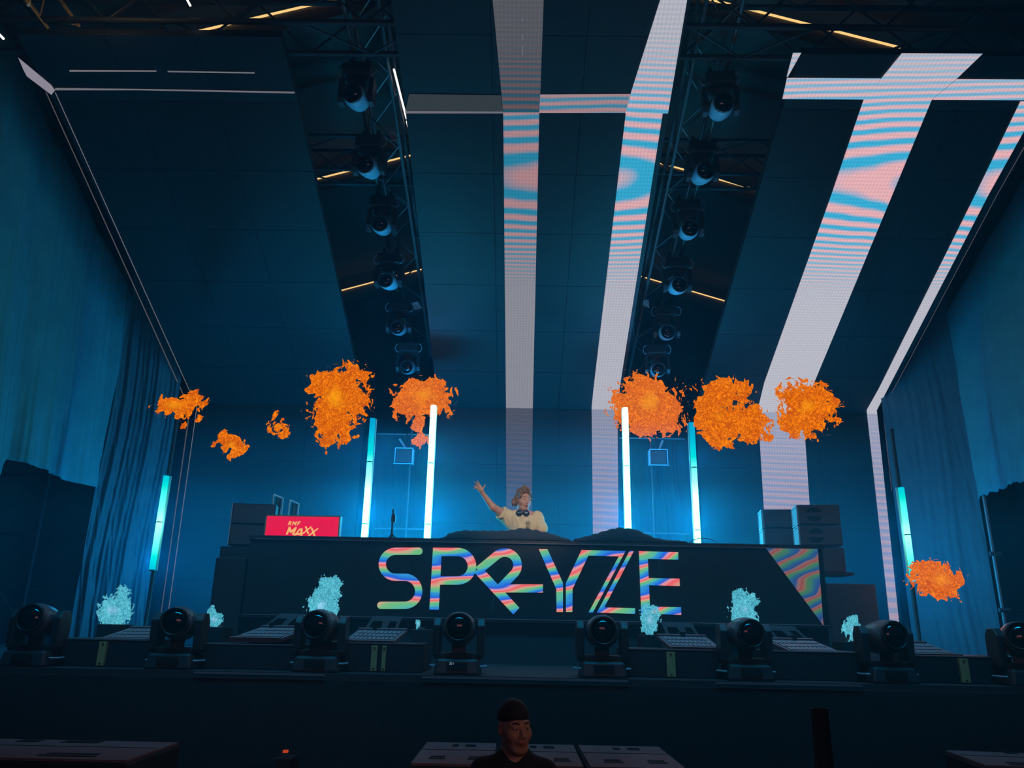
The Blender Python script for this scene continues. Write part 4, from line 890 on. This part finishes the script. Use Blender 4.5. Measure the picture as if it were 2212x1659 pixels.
def head_parts(c, R, sc, par, lipm='lip', browm='hair', smile=0.0):
    T = lambda *p: Vector(c+R@(np.array(p)*sc)); off = -Vector(par.location)
    for x in (-1, 1):
        b = MB(); b.lathe([(0.0004, -1), (.6, -.8), (.95, -.3), (1, 0), (.95, .3), (.6, .8), (.0004, 1)], (0, 0, 0), Matrix.Identity(3), 12)
        b.v = [tuple(T(x*.031, -.0795, .002)+Vector(v)*0.0120*sc+off) for v in b.v]; b.build('eye', 'eye', par, smooth=True)
        b = MB(); b.lathe([(0.0004, -1), (.6, -.8), (1, 0), (.6, .8), (.0004, 1)], (0, 0, 0), Matrix.Identity(3), 10)
        b.v = [tuple(T(x*.031+.001, -.0875, .0015)+Vector(v)*0.0060*sc+off) for v in b.v]; b.build('iris', 'iris', par, smooth=True)
        b = MB(); b.tube([T(x*.014, -.0945, .025)+off, T(x*.030, -.090, .031)+off, T(x*.048, -.077, .027)+off], .0032*sc, 6); b.build('eyebrow', browm, par)
    b = MB(); b.tube([T(-.021, -.0945, -.064+smile)+off, T(-.008, -.1035, -.0625)+off, T(0, -.1045, -.0635)+off, T(.008, -.1035, -.0625)+off, T(.021, -.0945, -.064+smile)+off], .0038*sc, 6)
    b.tube([T(-.017, -.0955, -.069+smile)+off, T(0, -.1035, -.0715)+off, T(.017, -.0955, -.069+smile)+off], .0042*sc, 6); b.build('lips', lipm, par, smooth=True)
# ================================================================ PERFORMER
YD = 9.72
def D(px, py, Y=YD): return aY(px, py, Y)
pz = SZ+0.24
hc = D(1130, 1080, YD-.02); HSC = 1.13; HR_ = yawm(0.50, 0.10, 0.06)
t = thing('person', 'performer in a cream T-shirt with headphones round the neck, one arm raised', 'person', (hc[0], YD, pz)); DJ = t
shR, elR, wrR = D(1092, 1113, YD), D(1064, 1095, YD-.10), D(1042.5, 1066, YD-.16)
shL, elL, wrL = D(1163, 1115, YD), D(1171, 1150, YD-.05), D(1150, 1166, YD-.32)
neck = D(1129, 1108, YD+.01); ch = D(1129, 1130, YD); pel = np.array([ch[0], YD+.02, ch[2]-.42])
B_ = SDF((shR[0]-.42, YD-.62, pz-.02), (elL[0]+.14, YD+.28, hc[2]+.22), 0.0068)
head(B_, hc, HR_, HSC); B_.cap(hc+HR_@np.array([0, .03, -.07]), neck-np.array([0, 0, .03]), .056, .062, .03)
B_.cap(neck-np.array([.07, 0, .04]), neck-np.array([-.07, 0, .04]), .05, .05, .04)
B_.ell(ch-np.array([0, 0, .02]), (.165, .105, .16), .05); B_.ell(pel+np.array([0, 0, .14]), (.145, .10, .2), .06); B_.ell(pel, (.15, .11, .12), .05)
B_.cap(shR-np.array([-.02, 0, .01]), shL-np.array([.02, 0, .01]), .065, .065, .05)
B_.cap(shR, elR, .058, .046, .03); B_.cap(elR, wrR, .046, .029, .02); B_.cap(shL, elL, .062, .05, .03); B_.cap(elL, wrL, .046, .03, .02)
for s in (-1, 1):
    hp = pel+np.array([s*.09, 0, -.05]); kn = np.array([hp[0]+s*.02, YD-.02, pz+.48]); an = np.array([hp[0]+s*.03, YD+.02, pz+.08])
    B_.cap(hp, kn, .085, .058, .04); B_.cap(kn, an, .055, .04, .02); B_.cap(an-np.array([0, 0, .035]), an+np.array([0, -.17, -.05]), .04, .032, .02)
# raised open hand: palm and five separate fingers
Hn = lambda px, py, dy=0.0: D(px, py, YD-.18+dy)
pc = Hn(1037, 1054.5)
B_.cap(wrR, Hn(1039, 1059), .027, .032, .012); B_.cap(Hn(1040, 1057.5), Hn(1035, 1049), .027, .021, .012); B_.cap(Hn(1036, 1058.5), Hn(1030.5, 1054), .024, .017, .012)
for pts, r in (([(1036.5, 1049), (1034.2, 1043.5), (1031.2, 1038.6)], .0100), ([(1033.5, 1049), (1029.5, 1045), (1025.2, 1041.4)], .0102), ([(1031, 1052), (1027, 1050), (1023, 1050)], .0096), ([(1030, 1055), (1026.3, 1054), (1022.6, 1055.2)], .0086)):
    a, b, c_ = [Hn(x, y, -.01*i) for i, (x, y) in enumerate(pts)]; B_.cap(a, b, r*1.1, r, .006); B_.cap(b, c_, r, r*.85, .004)
a, b, c_ = Hn(1041, 1058), Hn(1045.4, 1052.6, -.015), Hn(1048, 1046.8, -.02); B_.cap(a, b, .014, .0115, .008); B_.cap(b, c_, .0115, .009, .004)
# resting hand
for i in range(4): a = wrL+np.array([-.03+.02*i, -.06, -.01]); B_.cap(a, a+np.array([0, -.05, -.01]), .010, .009, .005); B_.cap(a+np.array([0, -.05, -.01]), a+np.array([0, -.075, -.03]), .009, .008, .004)
B_.cap(wrL, wrL+np.array([0, -.06, -.01]), .03, .034, .015); B_.cap(wrL+np.array([-.03, -.02, 0]), wrL+np.array([-.06, -.07, -.01]), .012, .010, .01)
o = B_.mesh('body', 'skin', t); o.location = -Vector(t.location)
head_parts(hc, HR_, HSC, t)
# shirt
S_ = SDF((shR[0]-.22, YD-.25, pel[2]-.12), (elL[0]+.14, YD+.25, neck[2]+.06), 0.0068)
S_.ell(ch-np.array([0, 0, .02]), (.182, .13, .19), .05); S_.ell(pel+np.array([0, 0, .12]), (.182, .13, .26), .08)
S_.cap(shR-np.array([-.03, 0, .022]), shL-np.array([.03, 0, .022]), .074, .072, .05)
mR = shR+(elR-shR)*.50; mL = shL+(elL-shL)*.80; S_.cap(shR, mR, .080, .088, .03); S_.cap(shL-np.array([.012, 0, .012]), mL, .070, .076, .03)
S_.cap(mR-np.array([0, 0, .02]), shR-np.array([-.05, 0, .09]), .06, .07, .04)
X, Y, Z = np.meshgrid(*S_.ax, indexing='ij')
S_.F += (0.012*vnoise(X*11+Z*3, Y*9, Z*4.5, 1)+0.020*np.abs(vnoise(X*15-Z*6, Y*9, Z*5, 2))+0.010*np.abs(vnoise(X*30+Z*9, Y*20, Z*9, 3))-.008).astype(np.float32)
S_.cap(neck+np.array([0, -.035, -.005]), neck+np.array([0, 0, .2]), .082, .09, .006, True)
S_.cap(mR+nz(elR-shR)*.09, mR+nz(elR-shR)*.3, .13, .13, .006, True); S_.F = np.where(Z < pel[2]-.06, .05, S_.F)
o = S_.mesh('t_shirt', 'shirt', t); o.location = -Vector(t.location)
T_ = SDF((pel[0]-.25, YD-.25, pz+.02), (pel[0]+.25, YD+.25, pel[2]+.12), 0.012); T_.ell(pel, (.17, .13, .13), .04)
for s in (-1, 1):
    hp = pel+np.array([s*.09, 0, -.05]); kn = np.array([hp[0]+s*.02, YD-.02, pz+.48]); an = np.array([hp[0]+s*.03, YD+.02, pz+.09]); T_.cap(hp, kn, .10, .075, .03); T_.cap(kn, an, .075, .062, .02)
o = T_.mesh('trousers', 'dark', t); o.location = -Vector(t.location)
# small print on the chest
b = MB()
for i in range(6):
    p_ = D(1137+i*1.5, 1128+(i % 2)*1.0, YD-.150); b.box(p_, (.004, .004, .035 if i % 2 else .045))
for i in range(3): b.box(D(1141, 1135+i*2.0, YD-.152), (.05, .004, .004))
o = b.build('shirt_print', 'print', t); o.location = -Vector(t.location)
# hair
H_ = SDF(hc-.24, hc+.24, 0.0055)
TT = lambda *p: hc+HR_@(np.array(p)*HSC)
H_.ell(TT(0, .030, .050), np.array((.088, .100, .088))*HSC, .01, HR_)
for x, y, z, r in ((-.070, .02, .005, .034), (-.088, .035, -.030, .030), (-.075, .06, -.050, .032), (-.098, .030, -.052, .018), (.072, .03, .010, .034), (.086, .040, -.020, .026), (.075, .06, -.045, .030), (.100, .028, .022, .020), (.108, .026, .030, .012), (0, .09, -.02, .055), (-.035, -.055, .093, .030), (.020, -.060, .100, .030), (-.060, -.035, .060, .026), (.058, -.040, .062, .022), (.0, .0, .125, .04), (-.068, -.045, .03, .018)):
    H_.ell(TT(x, y, z), np.array((r, r, r*1.1))*HSC, .018)
X, Y, Z = np.meshgrid(*H_.ax, indexing='ij')
H_.F += (0.012*vnoise(X*22, Y*22, Z*14, 3)+0.016*np.abs(vnoise(X*50, Y*50, Z*18, 1))-.004).astype(np.float32)
H_.ell(TT(.0, -.095, .0), np.array((.050, .062, .074))*HSC, .01, HR_, True)
o = H_.mesh('hair', 'hair', t); o.location = -Vector(t.location)
# headphones round the neck
hp_ = thing('headphones', 'dark headphones resting round the neck of the performer', 'headphones', tuple(neck)); nk = Vector(neck)
b = MB(); pts = [Vector((.088*math.cos(a), .075*math.sin(a)-.02, .02+.02*math.sin(a))) for a in np.linspace(-.3, PI+.3, 14)]; b.tube(pts, .011, 8); b.build('headband', 'phones', hp_, smooth=True)
for x in (-1, 1):
    b = MB(); b.lathe([(.0005, -.022), (.034, -.022), (.042, -.008), (.042, .010), (.030, .020), (.0005, .022)], (x*.043, -.112, -.018), rot_to((x*.35, -1, .1)), 18); b.build('ear_cup', 'phones', hp_, smooth=True)
    b = MB(); b.lathe([(.0005, -.003), (.010, -.003), (.010, .003), (.0005, .003)], (x*.043+x*.008, -.136, -.016), rot_to((x*.35, -1, .1)), 12); b.build('ear_cup_badge', 'shell', hp_)
# ================================================================ MAN IN THE PIT
YM = 4.35
hc = aY(1112, 1571, YM); HSC = 1.0; R2 = yawm(0.42, 0.0, -0.04)
t = thing('person', 'man in a black cap and dark collared shirt smiling in the pit below the stage', 'person', (hc[0], YM, 0))
B_ = SDF((hc[0]-.40, YM-.28, 0), (hc[0]+.40, YM+.26, hc[2]+.15), 0.0052)
head(B_, hc, R2, HSC); nk = hc+np.array([0, .035, -.13]); B_.cap(hc+R2@np.array([0, .03, -.06]), nk, .054, .060, .03)
shy = nk[2]-.075; sR, sL = np.array([hc[0]-.150, YM+.03, shy-.02]), np.array([hc[0]+.150, YM+.03, shy-.02])
B_.cap(sR, sL, .054, .054, .05); B_.cap(nk, (hc[0], YM+.03, shy), .058, .08, .05); B_.ell((hc[0], YM+.02, shy-.16), (.16, .11, .22), .05); B_.ell((hc[0], YM+.02, shy-.42), (.145, .105, .2), .05)
for s, sh in ((-1, sR), (1, sL)):
    el = sh+np.array([s*.05, .03, -.30]); wr = el+np.array([s*.01, -.08, -.25]); B_.cap(sh, el, .055, .042, .03); B_.cap(el, wr, .040, .027, .02); B_.cap(wr, wr+np.array([0, -.01, -.09]), .028, .034, .015)
    for i in range(4): a = wr+np.array([0, -.035+.019*i, -.11]); B_.cap(a, a+np.array([0, -.01, -.045]), .0095, .0085, .005); B_.cap(a+np.array([0, -.01, -.045]), a+np.array([-s*.012, -.012, -.07]), .0085, .0075, .004)
    B_.cap(wr+np.array([-s*.01, -.03, -.04]), wr+np.array([-s*.02, -.06, -.085]), .012, .009, .008)
    hp = np.array([hc[0]+s*.085, YM+.02, .86]); kn = np.array([hp[0]+s*.01, YM, .46]); an = np.array([hp[0]+s*.02, YM+.03, .08]); B_.cap(hp, kn, .082, .055, .04); B_.cap(kn, an, .052, .038, .02); B_.cap(an-np.array([0, 0, .035]), an+np.array([0, -.16, -.05]), .038, .03, .02)
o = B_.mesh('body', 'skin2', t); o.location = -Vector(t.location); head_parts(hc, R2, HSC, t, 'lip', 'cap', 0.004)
S_ = SDF((hc[0]-.40, YM-.24, .74), (hc[0]+.40, YM+.28, nk[2]+.10), 0.0065)
S_.ell((hc[0], YM+.02, shy-.16), (.19, .135, .25), .05); S_.ell((hc[0], YM+.02, shy-.42), (.175, .13, .28), .06); S_.cap(sR, sL, .066, .066, .05); [S_.cap(nk+np.array([0, 0, -.02]), q_, .05, .06, .05) for q_ in (sR, sL)]; S_.cap(nk+np.array([0, .01, -.01]), (hc[0], YM+.03, shy), .064, .10, .05)
for s, sh in ((-1, sR), (1, sL)): S_.cap(sh, sh+np.array([s*.04, .02, -.22]), .067, .066, .03)
X, Y, Z = np.meshgrid(*S_.ax, indexing='ij'); S_.F += (0.007*vnoise(X*10, Y*9, Z*7, 1)).astype(np.float32)
S_.cap(nk+np.array([.0, -.06, .03]), nk+np.array([.015, -.16, -.035]), .055, .010, .006, True); S_.cap(nk+np.array([0, -.01, .05]), nk+np.array([0, 0, .2]), .072, .08, .004, True)
o = S_.mesh('collared_shirt', 'dark', t); o.location = -Vector(t.location)
T_ = SDF((hc[0]-.25, YM-.2, .05), (hc[0]+.25, YM+.25, .95), 0.012)
for s in (-1, 1): T_.cap((hc[0]+s*.085, YM+.02, .84), (hc[0]+s*.095, YM, .46), .10, .075, .04); T_.cap((hc[0]+s*.095, YM, .46), (hc[0]+s*.105, YM+.03, .10), .073, .06, .02)
o = T_.mesh('trousers', 'dark', t); o.location = -Vector(t.location)
K_ = SDF(hc-.2, hc+.22, 0.005); K_.ell(hc+R2@np.array([0, .020, .055]), (.0795, .102, .083), .01, R2); P_ = hc+R2@np.array([0, 0, .034])
X, Y, Z = np.meshgrid(*K_.ax, indexing='ij'); lx_ = (X-P_[0])*R2[0, 2]+(Y-P_[1])*R2[1, 2]+(Z-P_[2])*R2[2, 2]; K_.F = np.maximum(K_.F, (-(lx_)).astype(np.float32)); K_.F += (.002*vnoise(X*18, Y*18, Z*18, 2)).astype(np.float32)
o = K_.mesh('cap', 'cap', t); o.location = -Vector(t.location)
# ================================================================ FIRE
def fire(name, ells, Y, m, label, group, hpx, amp, freq, seed, thr=0.0, warp=1.0, dep=0.7):
    mp = abs(aY(ells[0][0]+10, ells[0][1], Y)[0]-aY(ells[0][0], ells[0][1], Y)[0])/10; h = hpx*mp
    E = [(aY(e[0], e[1], Y), e[2]*mp, e[3]*mp, math.radians(e[4] if len(e) > 4 else 0)) for e in ells]
    pad = 9*mp+0.25*max(max(e[1], e[2]) for e in E); lo = np.array([min(c[0]-max(a, b) for c, a, b, _ in E)-pad, Y-max(min(a, b) for c, a, b, _ in E)*dep-pad*.6, min(c[2]-max(a, b) for c, a, b, _ in E)-pad])
    hi = np.array([max(c[0]+max(a, b) for c, a, b, _ in E)+pad, Y+max(min(a, b) for c, a, b, _ in E)*dep+pad*.6, max(c[2]+max(a, b) for c, a, b, _ in E)+pad])
    n = np.ceil((hi-lo)/h).astype(int)+1; X, Yy, Z = np.meshgrid(*[lo[i]+np.arange(n[i])*h for i in range(3)], indexing='ij')
    f = np.full(X.shape, -9.0)
    for c, a, b, th in E:
        dx, dz = X-c[0], Z-c[2]; u = dx*math.cos(th)-dz*math.sin(th); v = dx*math.sin(th)+dz*math.cos(th)
        f = np.maximum(f, 1-np.sqrt((u/a)**2+(v/b)**2+((Yy-Y)/(min(a, b)*dep))**2))
    k = freq/mp/60; s7 = seed*7.3
    wx = vnoise(X*k+s7, Yy*k, Z*k, 0); wz = vnoise(X*k, Yy*k+s7, Z*k+5, 1); q = warp/k*0.55
    x2, y2, z2 = X+wx*q, Yy+wz*q*.6, Z+wz*q
    nn = vnoise(x2*k*1.6, y2*k*1.6, z2*k*1.1+s7, 2)*.6+vnoise(x2*k*3.6, y2*k*3.6, z2*k*2.4+s7, 3)*.36+vnoise(x2*k*8, y2*k*8, z2*k*5.5, 1)*.2
    F = -(f+amp*nn+thr); F[[0, -1]] = 1; F[:, [0, -1]] = 1; F[:, :, [0, -1]] = 1
    V, Q = surface_nets(F.astype(np.float32), h, lo); o = mesh_np(name, V, Q, m)
    cc = np.zeros(len(V))
    for c, a, b, th in E[:1]: cc = np.maximum(cc, 1-np.sqrt(((V[:, 0]-c[0])/a)**2+((V[:, 2]-c[2])/b)**2))
    at = o.data.attributes.new('core', 'FLOAT', 'POINT'); at.data.foreach_set('value', np.clip(cc, 0, 1).astype(np.float32)[:len(o.data.vertices)])
    tag(o, label, 'flame', group); return o
OG = 'orange fire bursts in the air'
for i, (ells, Y, lab) in enumerate((
    ([(381, 878, 46, 18, -10), (413, 852, 14, 11, -45), (386, 899, 12, 11), (395, 918, 6, 9)], 7.7, 'flat orange fire burst at the upper end of the left screen edge'),
    ([(502, 962, 22, 19, 15), (481, 938, 12, 8, -50), (462, 959, 7, 6)], 7.7, 'small ragged orange fire scrap low at the left'),
    ([(432, 904, 5, 9, 40), (428, 908, 6, 4)], 7.7, 'tiny orange fire wisp right of the flat burst'),
    ([(603, 921, 22, 14, 10), (591, 904, 7, 16, 15), (613, 938, 12, 9, -40)], 7.7, 'small orange fire scrap between the left scrap and the tall burst'),
    ([(730, 866, 42, 56, 4), (735, 812, 44, 17, -8), (722, 900, 38, 42, 0), (712, 930, 16, 24, 0), (776, 862, 16, 16), (785, 893, 16, 5, 30), (700, 955, 9, 8, -50), (775, 812, 24, 13, 25)], 7.7, 'tall orange fire burst left of the cyan light tube'),
    ([(915, 861, 50, 36, 0), (932, 850, 32, 28), (873, 872, 24, 22), (907, 912, 14, 16), (910, 950, 18, 12, -15), (945, 868, 24, 22)], 11.5, 'wide orange fire burst behind the white hot light tube'),
    ([(1398, 880, 56, 50, 0), (1390, 845, 36, 28), (1362, 878, 32, 38), (1430, 890, 36, 42), (1425, 922, 30, 15), (1385, 925, 22, 14)], 11.6, 'largest round orange fire burst right of the performer'),
    ([(1545, 905, 34, 34, 15), (1592, 922, 46, 24, 0), (1562, 930, 24, 30, 0), (1565, 838, 52, 17, -3), (1530, 885, 26, 26), (1620, 915, 32, 34), (1558, 848, 24, 20), (1604, 862, 16, 10, 20)], 7.8, 'torn double orange fire burst left of the bright screen band'),
    ([(1735, 886, 42, 44, 0), (1755, 870, 34, 34), (1788, 880, 26, 14, -10), (1765, 912, 20, 16)], 7.8, 'orange fire burst in front of the bright white screen band'),
    ([(2024, 1252, 42, 32, 12), (2000, 1240, 22, 24), (2045, 1262, 22, 22), (2008, 1278, 12, 5, 35)], 9.5, 'orange fire burst low at the far right beside the short tube'))):
    fire('flame', ells, Y, 'flame', lab, OG, 1.5 if max(e[2] for e in ells) > 30 else 1.2, 1.5 if Y < 9.4 else 1.3, 3.1, i+1, -0.16, 1.9)
BG = 'blue flames at the flame jets'
for i, (ells, lab) in enumerate((
    ([(249, 1318, 27, 22, 0), (262, 1297, 13, 22, 0), (243, 1334, 18, 14), (274, 1306, 8, 12)], 'large pale blue flame on the leftmost jet box'),
    ([(464, 1338, 13, 12, 0), (457, 1324, 7, 11, 20), (472, 1334, 6, 8)], 'thin pale blue flame on the second jet box'),
    ([(697, 1310, 24, 26, 0), (712, 1272, 19, 22, 0), (683, 1298, 13, 14), (706, 1326, 18, 14), (700, 1288, 17, 20)], 'tallest pale blue flame, above the third moving head'),
    ([(903, 1348, 4, 9, 0), (900, 1344, 2, 6)], 'tiny pale blue flame beside the case with two posts'),
    ([(1402, 1338, 15, 26, 0), (1408, 1325, 12, 16), (1404, 1354, 12, 14)], 'pale blue flame in front of the letter E'),
    ([(1606, 1318, 20, 30, 0), (1622, 1298, 14, 12), (1598, 1298, 14, 16), (1617, 1342, 14, 14)], 'pale blue flame above the sixth moving head'),
    ([(1842, 1358, 15, 17, 0), (1844, 1345, 9, 12), (1846, 1371, 8, 9)], 'pale blue flame above the jet box at the right'))):
    fire('flame', ells, 7.6, 'coldflame', lab, BG, 1.1, 1.0, 6.5, i+20, 0.08, 0.8)
for (px, py, Y), e in (((735, 870, 7.4), 5), ((1570, 890, 7.4), 5), ((385, 878, 7.4), 2.5), ((1745, 885, 7.4), 4), ((912, 862, 11.2), 1.0), ((1395, 880, 11.2), 1.5), ((2022, 1250, 9.2), 4)):
    light('fire_light', 'POINT', tuple(aY(px, py, Y)), (1, .32, .05), e, size=0.25)
